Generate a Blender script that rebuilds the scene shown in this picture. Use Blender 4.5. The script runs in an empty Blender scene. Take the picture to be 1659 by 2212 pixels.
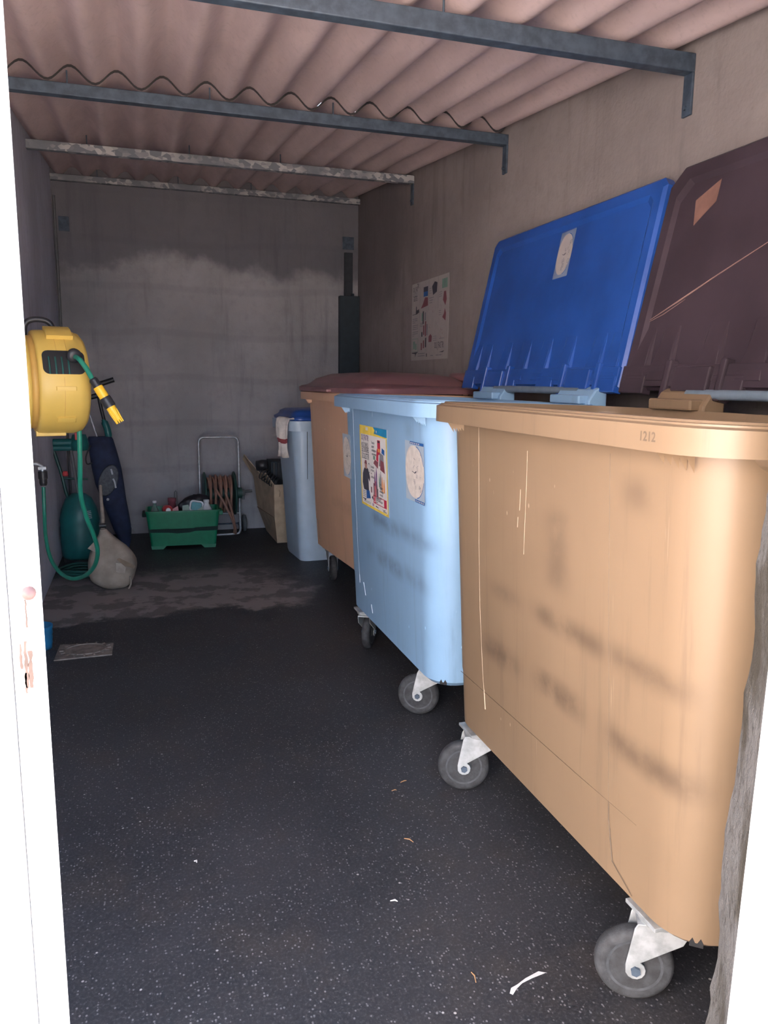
import bpy, bmesh, math, random
from mathutils import Vector, Matrix
random.seed(7)
PI = math.pi
SC = bpy.context.scene
COL = SC.collection

# ------------------------------------------------------------------ camera
F_PX, CX, CY = 1661.0, 829.5, 1106.0
EYE = Vector((0.0, 0.0, 1.42))
_dn = Vector((721 - CX, 10889 - CY, F_PX)).normalized()
_fy = Vector((300 - CX, 818 - CY, F_PX))
_fy = (_fy - _dn * _fy.dot(_dn)).normalized()
_fz = -_dn
_fx = _fy.cross(_fz)


def to_world(c):
    return Vector((_fx.dot(c), _fy.dot(c), _fz.dot(c)))


def at(u, v, y):
    """world point on the plane Y = y seen in direction (u, v) of the survey photo"""
    d = to_world(Vector((u - CX, v - CY, F_PX)))
    return EYE + d * (y / d.y)


cam_data = bpy.data.cameras.new('camera')
cam_data.sensor_fit = 'VERTICAL'
cam_data.sensor_height = 24.0
cam_data.lens = F_PX / 2212.0 * 24.0
cam_data.clip_start = 0.02
cam = bpy.data.objects.new('camera', cam_data)
COL.objects.link(cam)
r_, u_, b_ = to_world(Vector((1, 0, 0))), to_world(Vector((0, -1, 0))), to_world(Vector((0, 0, -1)))
cam.matrix_world = Matrix(((r_.x, u_.x, b_.x, EYE.x), (r_.y, u_.y, b_.y, EYE.y), (r_.z, u_.z, b_.z, EYE.z), (0, 0, 0, 1)))
SC.camera = cam

# ------------------------------------------------------------------ light
SKY = 8.5
SUN = 130.0
world = bpy.data.worlds.new('World')
SC.world = world
world.use_nodes = True
wn = world.node_tree
wn.nodes['Background'].inputs['Color'].default_value = (0.62, 0.78, 1.0, 1)
wn.nodes['Background'].inputs['Strength'].default_value = SKY
sd = bpy.data.lights.new('sun', 'SUN')
sd.energy = SUN
sd.angle = 0.01
sd.color = (1.0, 0.93, 0.84)
sun = bpy.data.objects.new('sun', sd)
COL.objects.link(sun)
sun.rotation_euler = Vector((-0.68, -0.30, -0.67)).to_track_quat('-Z', 'Y').to_euler()
SC.view_settings.view_transform = 'Standard'
SC.view_settings.look = 'None'
SC.view_settings.exposure = 0.0
SC.view_settings.gamma = 1.0
SC.view_settings.use_curve_mapping = False
cy = SC.cycles
cy.max_bounces = 10
cy.diffuse_bounces = 7
cy.glossy_bounces = 4
cy.transmission_bounces = 6
cy.sample_clamp_indirect = 8.0
cy.use_denoising = True


# ------------------------------------------------------------------ materials
def srgb(r, g, b):
    def f(c):
        c /= 255.0
        return c / 12.92 if c <= 0.04045 else ((c + 0.055) / 1.055) ** 2.4
    return (f(r), f(g), f(b))


class NT:
    def __init__(self, name):
        self.m = bpy.data.materials.new(name)
        self.m.use_nodes = True
        self.t = self.m.node_tree
        self.b = self.t.nodes['Principled BSDF']
        self.tc = self.t.nodes.new('ShaderNodeTexCoord')

    def n(self, kind, **ins):
        nd = self.t.nodes.new(kind)
        for k, v in ins.items():
            setattr(nd, k, v)
        return nd

    def link(self, a, b):
        self.t.links.new(a, b)

    def mapped(self, scale=(1, 1, 1), loc=(0, 0, 0), src='Object'):
        mp = self.n('ShaderNodeMapping')
        mp.inputs['Scale'].default_value = scale
        mp.inputs['Location'].default_value = loc
        self.link(self.tc.outputs[src], mp.inputs['Vector'])
        return mp.outputs[0]

    def noise(self, scale, detail=4, rough=0.55, vec=None, dist=0.0):
        nd = self.n('ShaderNodeTexNoise')
        nd.inputs['Scale'].default_value = scale
        nd.inputs['Detail'].default_value = detail
        nd.inputs['Roughness'].default_value = rough
        nd.inputs['Distortion'].default_value = dist
        self.link(vec if vec is not None else self.tc.outputs['Object'], nd.inputs['Vector'])
        return nd.outputs['Fac']

    def ramp(self, fac, a, b):
        """smooth 0..1 between a and b"""
        nd = self.n('ShaderNodeMapRange', interpolation_type='SMOOTHSTEP')
        nd.inputs['From Min'].default_value = a
        nd.inputs['From Max'].default_value = b
        self.link(fac, nd.inputs['Value'])
        return nd.outputs[0]

    def math(self, op, a, b=None, clamp=False):
        nd = self.n('ShaderNodeMath', operation=op, use_clamp=clamp)
        for i, x in enumerate((a, b)):
            if x is None:
                continue
            if isinstance(x, (int, float)):
                nd.inputs[i].default_value = x
            else:
                self.link(x, nd.inputs[i])
        return nd.outputs[0]

    def mix(self, fac, a, b):
        nd = self.n('ShaderNodeMix', data_type='RGBA')
        if isinstance(fac, (int, float)):
            nd.inputs['Factor'].default_value = fac
        else:
            self.link(fac, nd.inputs['Factor'])
        for k, x in (('A', a), ('B', b)):
            s = [i for i in nd.inputs if i.name == k and i.type == 'RGBA'][0]
            if isinstance(x, tuple):
                s.default_value = (*x[:3], 1)
            else:
                self.link(x, s)
        return [o for o in nd.outputs if o.type == 'RGBA'][0]

    def xyz(self, src='Object'):
        nd = self.n('ShaderNodeSeparateXYZ')
        self.link(self.tc.outputs[src], nd.inputs[0])
        return nd.outputs

    def band(self, c, lo, hi, soft):
        a = self.ramp(c, lo - soft, lo + soft)
        b = self.ramp(c, hi - soft, hi + soft)
        return self.math('SUBTRACT', a, b, True)

    def bump(self, h, strength, dist=0.01):
        nd = self.n('ShaderNodeBump')
        nd.inputs['Strength'].default_value = strength
        nd.inputs['Distance'].default_value = dist
        self.link(h, nd.inputs['Height'])
        self.link(nd.outputs[0], self.b.inputs['Normal'])

    def color(self, c):
        if isinstance(c, tuple):
            self.b.inputs['Base Color'].default_value = (*c[:3], 1)
        else:
            self.link(c, self.b.inputs['Base Color'])

    def set(self, **k):
        for a, v in k.items():
            self.b.inputs[a.replace('_', ' ')].default_value = v


def plain(name, rgb, rough=0.5, metal=0.0, var=0.12, scale=18.0, bump=0.0, spec=0.5):
    t = NT(name)
    lo = tuple(c * (1 - var) for c in rgb)
    hi = tuple(min(1, c * (1 + var)) for c in rgb)
    f = t.noise(scale, 5)
    t.color(t.mix(t.ramp(f, 0.3, 0.7), lo, hi))
    t.set(Roughness=rough, Metallic=metal, Specular_IOR_Level=spec)
    if bump:
        t.bump(t.noise(scale * 6, 3), bump, 0.004)
    return t.m


def concrete_wall(name, base, dark_tone, kind):
    t = NT(name)
    n1 = t.noise(1.1, 7, 0.6)
    n2 = t.noise(14, 6, 0.65)
    n3 = t.noise(3.0, 4, 0.6, t.mapped((3.5, 3.5, 0.35)))
    c = t.mix(t.ramp(n1, 0.3, 0.72), tuple(x * 0.82 for x in base), tuple(x * 1.12 for x in base))
    c = t.mix(t.math('MULTIPLY', t.ramp(n2, 0.45, 0.75), 0.35), c, tuple(x * 0.72 for x in base))
    c = t.mix(t.math('MULTIPLY', t.ramp(n3, 0.5, 0.75), 0.30), c, tuple(x * 0.7 for x in dark_tone))
    xyz = t.xyz()
    nb = t.noise(1.7, 6, 0.6)
    zz = t.math('ADD', xyz[2], t.math('MULTIPLY', t.math('SUBTRACT', nb, 0.5), 0.9))
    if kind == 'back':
        # darker zone with a ragged lower edge under the roof
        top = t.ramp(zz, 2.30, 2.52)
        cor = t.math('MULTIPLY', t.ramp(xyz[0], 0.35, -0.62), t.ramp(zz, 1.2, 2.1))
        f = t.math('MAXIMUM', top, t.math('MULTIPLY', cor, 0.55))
        c = t.mix(t.math('MULTIPLY', f, 0.72), c, dark_tone)
        # horizontal block courses showing through
        w = t.n('ShaderNodeTexWave', wave_type='BANDS', bands_direction='Z')
        w.inputs['Scale'].default_value = 0.78
        w.inputs['Distortion'].default_value = 1.5
        t.link(t.tc.outputs['Object'], w.inputs['Vector'])
        c = t.mix(t.math('MULTIPLY', t.ramp(w.outputs['Fac'], 0.9, 1.0), 0.12), c, dark_tone)
    elif kind == 'right':
        y = t.math('ADD', xyz[1], t.math('MULTIPLY', t.math('SUBTRACT', nb, 0.5), 2.2))
        f = t.math('MULTIPLY', t.ramp(y, 5.4, 6.8), t.ramp(zz, 1.7, 2.4))
        c = t.mix(t.math('MULTIPLY', f, 0.6), c, dark_tone)
    t.color(c)
    t.set(Roughness=0.93, Specular_IOR_Level=0.2)
    t.bump(t.math('ADD', n2, t.noise(60, 3)), 0.35, 0.006)
    return t.m


def asphalt():
    t = NT('asphalt')
    n1 = t.noise(1.3, 6)
    n2 = t.noise(120, 4, 0.7)
    vo = t.n('ShaderNodeTexVoronoi')
    vo.inputs['Scale'].default_value = 130
    t.link(t.mapped((1, 0.8, 1)), vo.inputs['Vector'])
    sep = t.n('ShaderNodeSeparateColor')
    t.link(vo.outputs['Color'], sep.inputs[0])
    vb = t.n('ShaderNodeTexVoronoi')
    vb.inputs['Scale'].default_value = 38
    t.link(t.tc.outputs['Object'], vb.inputs['Vector'])
    sb = t.n('ShaderNodeSeparateColor')
    t.link(vb.outputs['Color'], sb.inputs[0])
    n4 = t.noise(3.2, 5, 0.6)
    base = t.mix(t.ramp(n1, 0.3, 0.7), (0.020, 0.021, 0.026), (0.034, 0.034, 0.040))
    base = t.mix(t.math('MULTIPLY', t.ramp(n4, 0.48, 0.68), 0.6), base, (0.038, 0.033, 0.032))
    base = t.mix(t.math('MULTIPLY', t.ramp(n2, 0.48, 0.75), 0.5), base, (0.115, 0.11, 0.115))
    dens = t.ramp(t.noise(1.6, 4), 0.25, 0.75)
    chip = t.math('MULTIPLY', t.ramp(sep.outputs[0], 0.74, 0.80), t.ramp(vo.outputs['Distance'], 0.40, 0.22))
    chip = t.math('MULTIPLY', chip, t.math('MULTIPLY_ADD', dens, 0.7))
    base = t.mix(t.math('MULTIPLY', chip, 0.55), base, (0.30, 0.29, 0.30))
    chip2 = t.math('MULTIPLY', t.ramp(sb.outputs[0], 0.955, 0.965), t.ramp(vb.outputs['Distance'], 0.16, 0.10))
    base = t.mix(t.math('MULTIPLY', chip2, 0.8), base, (0.46, 0.44, 0.43))
    xyz = t.xyz()
    nb = t.noise(2.6, 7, 0.65)
    # dry dusty patch in front of the back wall, with a ragged edge and dark damp blots
    d = t.math('MULTIPLY', t.math('SUBTRACT', nb, 0.5), 0.9)
    y = t.math('ADD', xyz[1], d)
    patch = t.math('MULTIPLY', t.math('MULTIPLY', t.ramp(y, 4.68, 4.78), t.ramp(y, 6.1, 5.4)), t.ramp(t.math('ADD', xyz[0], d), 1.15, 0.85))
    blot = t.ramp(t.noise(4.5, 6, 0.6), 0.56, 0.48)
    patch = t.math('MULTIPLY', patch, t.math('MULTIPLY_ADD', blot, 0.75))
    base = t.mix(t.math('MULTIPLY', patch, 0.85), base, (0.25, 0.22, 0.215))
    t.color(base)
    t.link(t.math('ADD', t.math('MULTIPLY', n1, 0.3), 0.42), t.b.inputs['Roughness'])
    t.set(Specular_IOR_Level=0.45)
    t.bump(t.math('ADD', n2, t.math('MULTIPLY', vo.outputs['Distance'], 0.4)), 0.35, 0.003)
    return t.m


def roof_mat():
    t = NT('weathered_fibre_cement')
    n1 = t.noise(2.2, 6, 0.6, t.mapped((3, 0.6, 1)))
    n2 = t.noise(40, 5, 0.6)
    c = t.mix(t.ramp(n1, 0.3, 0.7), (0.50, 0.39, 0.385), (0.64, 0.505, 0.495))
    c = t.mix(t.math('MULTIPLY', t.ramp(n2, 0.5, 0.75), 0.3), c, (0.36, 0.29, 0.275))
    t.color(c)
    t.set(Roughness=0.85, Specular_IOR_Level=0.25)
    t.bump(n2, 0.15, 0.003)
    return t.m


def bin_plastic(name, rgb, dirt, smears, seed):
    """moulded bin plastic with rub marks, grime spots and pale scratches, in the bin's own coordinates"""
    t = NT(name)
    lo = tuple(c * 0.9 for c in rgb)
    c = t.mix(t.ramp(t.noise(2.0, 4), 0.3, 0.7), lo, rgb)
    # vertical wipe streaks
    st = t.noise(9, 5, 0.7, t.mapped((1, 2.2, 0.12), (seed, seed, 0)))
    c = t.mix(t.math('MULTIPLY', t.ramp(st, 0.52, 0.78), 0.28), c, dirt)
    xyz = t.xyz('Object')
    nz = t.noise(9, 5, 0.6)
    tot = None
    for (y0, y1, z0, z1, k) in smears:
        m = t.math('MULTIPLY', t.band(xyz[1], y0, y1, 0.06), t.band(xyz[2], z0, z1, 0.03))
        m = t.math('MULTIPLY', m, k)
        tot = m if tot is None else t.math('MAXIMUM', tot, m)
    front = t.ramp(xyz[0], -0.2, -0.26)
    tot = t.math('MULTIPLY', t.math('MULTIPLY', tot, front), t.ramp(nz, 0.22, 0.62))
    c = t.mix(tot, c, dirt)
    # pale nicks
    vo = t.n('ShaderNodeTexVoronoi')
    vo.inputs['Scale'].default_value = 34
    t.link(t.mapped((1, 1, 0.55), (seed, 0, 0)), vo.inputs['Vector'])
    sp = t.n('ShaderNodeSeparateColor')
    t.link(vo.outputs['Color'], sp.inputs[0])
    nick = t.math('MULTIPLY', t.ramp(sp.outputs[0], 0.955, 0.965), t.ramp(vo.outputs['Distance'], 0.16, 0.08))
    c = t.mix(t.math('MULTIPLY', nick, 0.7), c, tuple(min(1, x * 1.7 + 0.1) for x in rgb))
    scr = t.noise(30, 3, 0.8, t.mapped((1, 1.6, 0.05), (0, seed * 2.0, 0)))
    c = t.mix(t.math('MULTIPLY', t.ramp(scr, 0.70, 0.76), 0.45), c, tuple(min(1, x * 1.5 + 0.05) for x in rgb))
    t.color(c)
    t.set(Roughness=0.42, Specular_IOR_Level=0.45)
    t.bump(t.noise(3.0, 3), 0.08, 0.02)
    return t.m


def blotchy():
    t = NT('blotchy_galvanised_steel')
    v = t.n('ShaderNodeTexVoronoi')
    v.inputs['Scale'].default_value = 26
    t.link(t.mapped((1, 1, 1.6)), v.inputs['Vector'])
    sp = t.n('ShaderNodeSeparateColor')
    t.link(v.outputs['Color'], sp.inputs[0])
    f = t.math('MULTIPLY', t.ramp(sp.outputs[0], 0.35, 0.75), t.ramp(t.noise(1.3, 4), 0.40, 0.56))
    t.color(t.mix(f, (0.16, 0.175, 0.205), (0.46, 0.455, 0.47)))
    t.set(Roughness=0.6, Metallic=0.15)
    return t.m


def jamb_concrete():
    t = NT('rough_jamb_concrete')
    n1 = t.noise(5, 6, 0.65, t.mapped((1, 1, 0.6)))
    n2 = t.noise(55, 5, 0.7)
    c = t.mix(t.ramp(n1, 0.42, 0.58), (0.075, 0.066, 0.053), (0.17, 0.163, 0.157))
    c = t.mix(t.math('MULTIPLY', t.ramp(n2, 0.5, 0.68), 0.6), c, (0.055, 0.048, 0.04))
    t.color(c)
    t.set(Roughness=0.95, Specular_IOR_Level=0.2)
    t.bump(t.math('ADD', n2, t.noise(16, 5)), 0.8, 0.012)
    return t.m


M = {}
M['wall_back'] = concrete_wall('back_wall_render', (0.40, 0.385, 0.40), (0.10, 0.10, 0.122), 'back')
M['wall_right'] = concrete_wall('right_wall_render', (0.30, 0.26, 0.255), (0.14, 0.125, 0.128), 'right')
M['wall_left'] = concrete_wall('left_wall_render', (0.60, 0.63, 0.74), (0.32, 0.33, 0.40), 'left')
M['wall_front'] = concrete_wall('front_wall_concrete', (0.42, 0.40, 0.36), (0.22, 0.20, 0.17), 'left')
M['asphalt'] = asphalt()
M['paving'] = plain('outdoor_paving', (0.46, 0.385, 0.33), 0.9, var=0.15, scale=3, bump=0.3)
M['bounce_wall'] = plain('bounce_wall_render', (0.56, 0.52, 0.50), 0.9, var=0.08, scale=2)  # for the unseen wall added to bounce light indoors
M['roof'] = roof_mat()
M['roof_edge'] = plain('sheet_edge_dark', (0.035, 0.033, 0.036), 0.95)  # dark end faces of the roof sheets
M['galv'] = plain('galvanised_steel', (0.062, 0.088, 0.125), 0.6, 0.2, var=0.28, scale=22)
M['galv_blotchy'] = blotchy()
M['galv_bright'] = plain('bright_galvanised_steel', (0.43, 0.455, 0.475), 0.42, 0.5, var=0.2, scale=30)
M['white'] = plain('white_paint', (0.84, 0.84, 0.85), 0.45, var=0.03, scale=5)
M['grey_groove'] = plain('grey_groove', (0.085, 0.08, 0.085), 0.7)
M['rust'] = plain('rust_red', (0.10, 0.052, 0.05), 0.6, var=0.25, scale=60)
M['chipwood'] = plain('chipped_paint', (0.06, 0.038, 0.032), 0.8, var=0.3, scale=80)
SM_BROWN = [(0.12, 0.30, 0.785, 0.82, 0.5), (-0.31, 0.02, 0.785, 0.83, 0.6), (-0.58, -0.33, 0.79, 0.835, 0.55), (0.13, 0.36, 0.575, 0.63, 0.8),
            (-0.21, 0.01, 0.59, 0.645, 0.8), (-0.60, -0.33, 0.58, 0.64, 0.6), (-0.13, -0.05, 0.90, 1.10, 0.45), (-0.45, -0.38, 1.16, 1.22, 0.5)]
SM_BLUE = [(-0.60, -0.25, 0.775, 0.83, 0.45), (-0.24, 0.17, 0.765, 0.82, 0.6), (0.15, 0.24, 0.60, 0.65, 0.5), (-0.27, 0.08, 0.59, 0.65, 0.7), (-0.55, -0.3, 0.60, 0.66, 0.4), (-0.42, -0.37, 1.20, 1.26, 0.5)]
M['tan'] = bin_plastic('tan_plastic', (0.222, 0.152, 0.096), (0.062, 0.042, 0.031), SM_BROWN, 1.0)
M['tan2'] = bin_plastic('brown_plastic', (0.74, 0.46, 0.31), (0.30, 0.18, 0.12), [(-0.3, 0.1, 0.6, 0.66, 0.3)], 2.0)
M['sky_blue'] = bin_plastic('pale_blue_plastic', (0.245, 0.41, 0.61), (0.075, 0.105, 0.16), SM_BLUE, 3.0)
M['blue_lid'] = plain('blue_lid_plastic', (0.018, 0.076, 0.33), 0.33, var=0.15, scale=4)
M['maroon'] = plain('maroon_plastic', (0.046, 0.032, 0.043), 0.40, var=0.18, scale=4)
M['maroon_lightened'] = plain('closed_lid_lightened', (0.24, 0.115, 0.125), 0.33, var=0.12, scale=4)  # lightened copy of the maroon, makes up for dim light at the back
M['patch'] = plain('orange_light_patch', (0.20, 0.105, 0.085), 0.6)  # orange light on the open lid, put in as colour
M['scratch_tan'] = plain('pale_scratch', (0.48, 0.37, 0.27), 0.6)
M['scratch_blue'] = plain('pale_blue_scratch', (0.62, 0.72, 0.82), 0.6)
M['stamp'] = plain('faded_stamp', (0.13, 0.092, 0.062), 0.7)
M['scratch_dark'] = plain('dark_crease', (0.085, 0.058, 0.038), 0.6)
M['scratch_highlight'] = plain('pink_scratch_highlight', (0.30, 0.18, 0.16), 0.5)  # pale pink paints the highlight along the lid's scratches
M['hinge_bar'] = plain('grey_blue_bar', (0.15, 0.20, 0.26), 0.5)
M['paper_dull'] = plain('dull_paper', (0.40, 0.36, 0.355), 0.7, var=0.04)
M['jamb'] = jamb_concrete()
M['tyre'] = plain('worn_rubber', (0.036, 0.038, 0.043), 0.75, var=0.35, scale=35, bump=0.3)
M['hub'] = plain('grey_hub_plastic', (0.055, 0.06, 0.068), 0.5, var=0.3, scale=30)
M['dark'] = plain('dark_void', (0.012, 0.012, 0.014), 0.8)
M['black'] = plain('black_plastic', (0.020, 0.021, 0.025), 0.45)
M['yellow'] = plain('yellow_plastic', (0.62, 0.42, 0.095), 0.45, var=0.06, scale=5)
M['yellow_dark'] = plain('yellow_recess_shade', (0.50, 0.30, 0.075), 0.55, var=0.06)  # darker yellow puts the shade of recess and seams into the colour
M['yellow_vivid'] = plain('vivid_yellow_plastic', (0.84, 0.50, 0.03), 0.4, var=0.06)
M['hose_green'] = plain('green_hose', (0.015, 0.20, 0.13), 0.35, var=0.1)
M['hose_dark'] = plain('dark_green_hose', (0.012, 0.07, 0.06), 0.4)
M['tank_green'] = plain('teal_green_plastic', (0.012, 0.125, 0.125), 0.45, var=0.2, scale=6)
M['crate_green'] = plain('green_crate_plastic', (0.006, 0.175, 0.085), 0.4, var=0.1)
M['crate_dark'] = plain('dark_green_plastic', (0.003, 0.022, 0.018), 0.8)
M['red'] = plain('red_plastic', (0.62, 0.06, 0.07), 0.45)
M['navy'] = plain('navy_fabric', (0.022, 0.032, 0.075), 0.85, var=0.25, scale=12, bump=0.2)
M['navy_mesh'] = plain('grey_mesh_panel', (0.10, 0.11, 0.13), 0.7, var=0.3, scale=60)
M['canvas'] = plain('beige_canvas', (0.30, 0.25, 0.205), 0.92, var=0.2, scale=9, bump=0.35)
M['canvas_light'] = plain('pale_canvas', (0.38, 0.32, 0.27), 0.92, var=0.15, scale=20, bump=0.3)
M['card'] = plain('cardboard', (0.47, 0.365, 0.26), 0.9, var=0.14, scale=10, bump=0.2)
M['card_dark'] = plain('cardboard_crease', (0.22, 0.165, 0.12), 0.95)
M['hose_brown'] = plain('brown_hose', (0.32, 0.17, 0.125), 0.55, var=0.2, scale=14)
M['drum_green'] = plain('dark_green_drum', (0.018, 0.065, 0.055), 0.5)
M['wheel_grey'] = plain('grey_plastic', (0.12, 0.125, 0.13), 0.6)
M['cloth'] = plain('white_cloth', (0.62, 0.58, 0.55), 0.95, var=0.12, scale=30, bump=0.5)
M['cloth_edge'] = plain('cloth_hem', (0.78, 0.74, 0.70), 0.95)
M['cloth_red'] = plain('maroon_stripe', (0.24, 0.05, 0.06), 0.9)
M['wheelie'] = plain('blue_grey_plastic', (0.42, 0.54, 0.68), 0.42, var=0.08, scale=5)
M['pink'] = plain('pink_paper', (0.62, 0.34, 0.36), 0.9)
M['mint'] = plain('pale_green_paper', (0.36, 0.47, 0.40), 0.9)
M['offwhite'] = plain('off_white_plastic', (0.62, 0.63, 0.66), 0.45)
M['teal'] = plain('teal_liquid', (0.12, 0.36, 0.40), 0.3)
M['bag_black'] = plain('black_bag', (0.014, 0.014, 0.020), 0.35, var=0.3)
M['manhole'] = plain('manhole_metal', (0.20, 0.165, 0.145), 0.65, 0.2, var=0.3, scale=25, bump=0.4)
M['bucket_blue'] = plain('blue_bucket', (0.012, 0.14, 0.30), 0.5)
M['slate'] = plain('dark_slate_panel', (0.026, 0.040, 0.052), 0.7)
M['dark_tone'] = plain('damp_pipe', (0.045, 0.05, 0.06), 0.9)
M['paper'] = plain('white_paper', (0.72, 0.69, 0.67), 0.6, var=0.03)
M['paper_dirty'] = plain('dirty_white_paper', (0.60, 0.545, 0.50), 0.6, var=0.1, scale=40)
M['film'] = plain('clear_film_sticker', (0.36, 0.44, 0.53), 0.35, var=0.05)
M['film_blue'] = plain('blue_film_sticker', (0.17, 0.22, 0.34), 0.35)
M['ink'] = plain('dark_ink', (0.045, 0.045, 0.065), 0.7)
M['ink_soft'] = plain('grey_ink', (0.20, 0.20, 0.225), 0.7)
M['ink_purple'] = plain('purple_ink', (0.14, 0.06, 0.20), 0.7)
M['ink_blue'] = plain('blue_ink', (0.015, 0.10, 0.33), 0.6)
M['ink_cyan'] = plain('cyan_ink', (0.01, 0.22, 0.43), 0.6)
M['ink_yellow'] = plain('yellow_ink', (0.78, 0.58, 0.09), 0.6)
M['ink_red'] = plain('red_ink', (0.50, 0.03, 0.07), 0.6)
M['ink_maroon'] = plain('maroon_ink', (0.20, 0.055, 0.075), 0.6)
M['ink_orange'] = plain('orange_ink', (0.70, 0.27, 0.08), 0.6)
M['ink_green'] = plain('green_ink', (0.16, 0.30, 0.24), 0.6)
M['ink_skin'] = plain('skin_ink', (0.42, 0.24, 0.20), 0.6)
M['twig'] = plain('dry_straw', (0.42, 0.24, 0.12), 0.9)
M['chip'] = plain('pale_chip', (0.60, 0.58, 0.57), 0.9)
gl = NT('clear_bottle_plastic')
gl.color((0.85, 0.93, 0.90))
gl.set(Roughness=0.08, Transmission_Weight=0.9, IOR=1.2)
M['clear'] = gl.m


# ------------------------------------------------------------------ mesh helpers
def rrect(x0, x1, y0, y1, r, n=6):
    pts = []
    for cx, cy, a0 in ((x1 - r, y1 - r, 0), (x0 + r, y1 - r, PI / 2), (x0 + r, y0 + r, PI), (x1 - r, y0 + r, 1.5 * PI)):
        for i in range(n + 1):
            a = a0 + PI / 2 * i / n
            pts.append((cx + r * math.cos(a), cy + r * math.sin(a)))
    return pts


class MB:
    def __init__(self):
        self.v, self.f, self.m, self.s = [], [], [], []

    def add(self, vs, fs, mi=0, smooth=False, X=None):
        o = len(self.v)
        for p in vs:
            p = Vector(p)
            self.v.append(X @ p if X is not None else p)
        for f in fs:
            self.f.append([i + o for i in f])
            self.m.append(mi)
            self.s.append(smooth)
        return self

    def box(self, x0, x1, y0, y1, z0, z1, mi=0, X=None):
        vs = [(x, y, z) for z in (z0, z1) for y in (y0, y1) for x in (x0, x1)]
        return self.add(vs, [(0, 2, 3, 1), (4, 5, 7, 6), (0, 1, 5, 4), (2, 6, 7, 3), (0, 4, 6, 2), (1, 3, 7, 5)], mi, False, X)

    def loft(self, rings, mi=0, smooth=True, cap0=True, cap1=True, X=None, closed=True, hard=False):
        n = len(rings[0])
        if hard:
            for a, b in zip(rings, rings[1:]):
                self.loft([a, b], mi, smooth, False, False, X, closed)
            if cap0:
                self.add(rings[0], [tuple(range(n))], mi, False, X)
            if cap1:
                self.add(rings[-1], [tuple(range(n))], mi, False, X)
            return self
        vs = [p for r in rings for p in r]
        fs = []
        m = n if closed else n - 1
        for k in range(len(rings) - 1):
            for i in range(m):
                j = (i + 1) % n
                fs.append((k * n + i, k * n + j, (k + 1) * n + j, (k + 1) * n + i))
        self.add(vs, fs, mi, smooth, X)
        if cap0:
            self.add(rings[0], [tuple(range(n))], mi, False, X)
        if cap1:
            self.add(rings[-1], [tuple(range(n))], mi, False, X)
        return self

    def tube(self, pts, r, seg=10, mi=0, closed=False, X=None, caps=True):
        pts = [Vector(p) for p in pts]
        n = len(pts)
        rad = r if isinstance(r, (list, tuple)) else [r] * n
        up = None
        rings = []
        for i, p in enumerate(pts):
            if closed:
                t = pts[(i + 1) % n] - pts[i - 1]
            else:
                t = pts[min(i + 1, n - 1)] - pts[max(i - 1, 0)]
            t.normalize()
            if up is None:
                up = t.orthogonal().normalized()
            up = (up - t * up.dot(t)).normalized()
            sd_ = t.cross(up)
            rings.append([p + (up * math.cos(2 * PI * k / seg) + sd_ * math.sin(2 * PI * k / seg)) * rad[i] for k in range(seg)])
        if closed:
            rings.append(rings[0])
        return self.loft(rings, mi, True, caps and not closed, caps and not closed, X)

    def lathe(self, prof, seg=24, mi=0, X=None, smooth=True, hard=False, a0=0.0, a1=2 * PI):
        full = abs(a1 - a0 - 2 * PI) < 1e-6
        k = seg if full else seg + 1
        rings = []
        for r, z in prof:
            rings.append([(max(r, 1e-5) * math.cos(a0 + (a1 - a0) * i / seg), max(r, 1e-5) * math.sin(a0 + (a1 - a0) * i / seg), z) for i in range(k)])
        return self.loft(rings, mi, smooth, full, full, X, closed=full, hard=hard)

    def prism(self, poly, h, mi=0, X=None, z0=0.0):
        n = len(poly)
        a = [(x, y, z0) for x, y in poly]
        b = [(x, y, z0 + h) for x, y in poly]
        self.add(a + b, [tuple(range(n - 1, -1, -1)), tuple(range(n, 2 * n))] + [(i, (i + 1) % n, n + (i + 1) % n, n + i) for i in range(n)], mi, False, X)
        return self

    def flat(self, poly, mi, z, X):
        return self.add([(x, y, z) for x, y in poly], [tuple(range(len(poly)))], mi, False, X)

    def build(self, name, mats, parent=None, bevel=0.0, seg=2, merge=False):
        me = bpy.data.meshes.new(name)
        me.from_pydata([tuple(p) for p in self.v], [], self.f)
        if not isinstance(mats, (list, tuple)):
            mats = [mats]
        for mt in mats:
            me.materials.append(mt)
        for i, p in enumerate(me.polygons):
            p.material_index = self.m[i]
            p.use_smooth = self.s[i]
        bm = bmesh.new()
        bm.from_mesh(me)
        if merge:
            bmesh.ops.remove_doubles(bm, verts=bm.verts, dist=1e-5)
        bmesh.ops.recalc_face_normals(bm, faces=bm.faces)
        bm.to_mesh(me)
        bm.free()
        ob = bpy.data.objects.new(name, me)
        COL.objects.link(ob)
        if parent is not None:
            ob.parent = parent
        if bevel:
            md = ob.modifiers.new('bevel', 'BEVEL')
            md.width = bevel
            md.segments = seg
            md.limit_method = 'ANGLE'
        return ob


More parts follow.
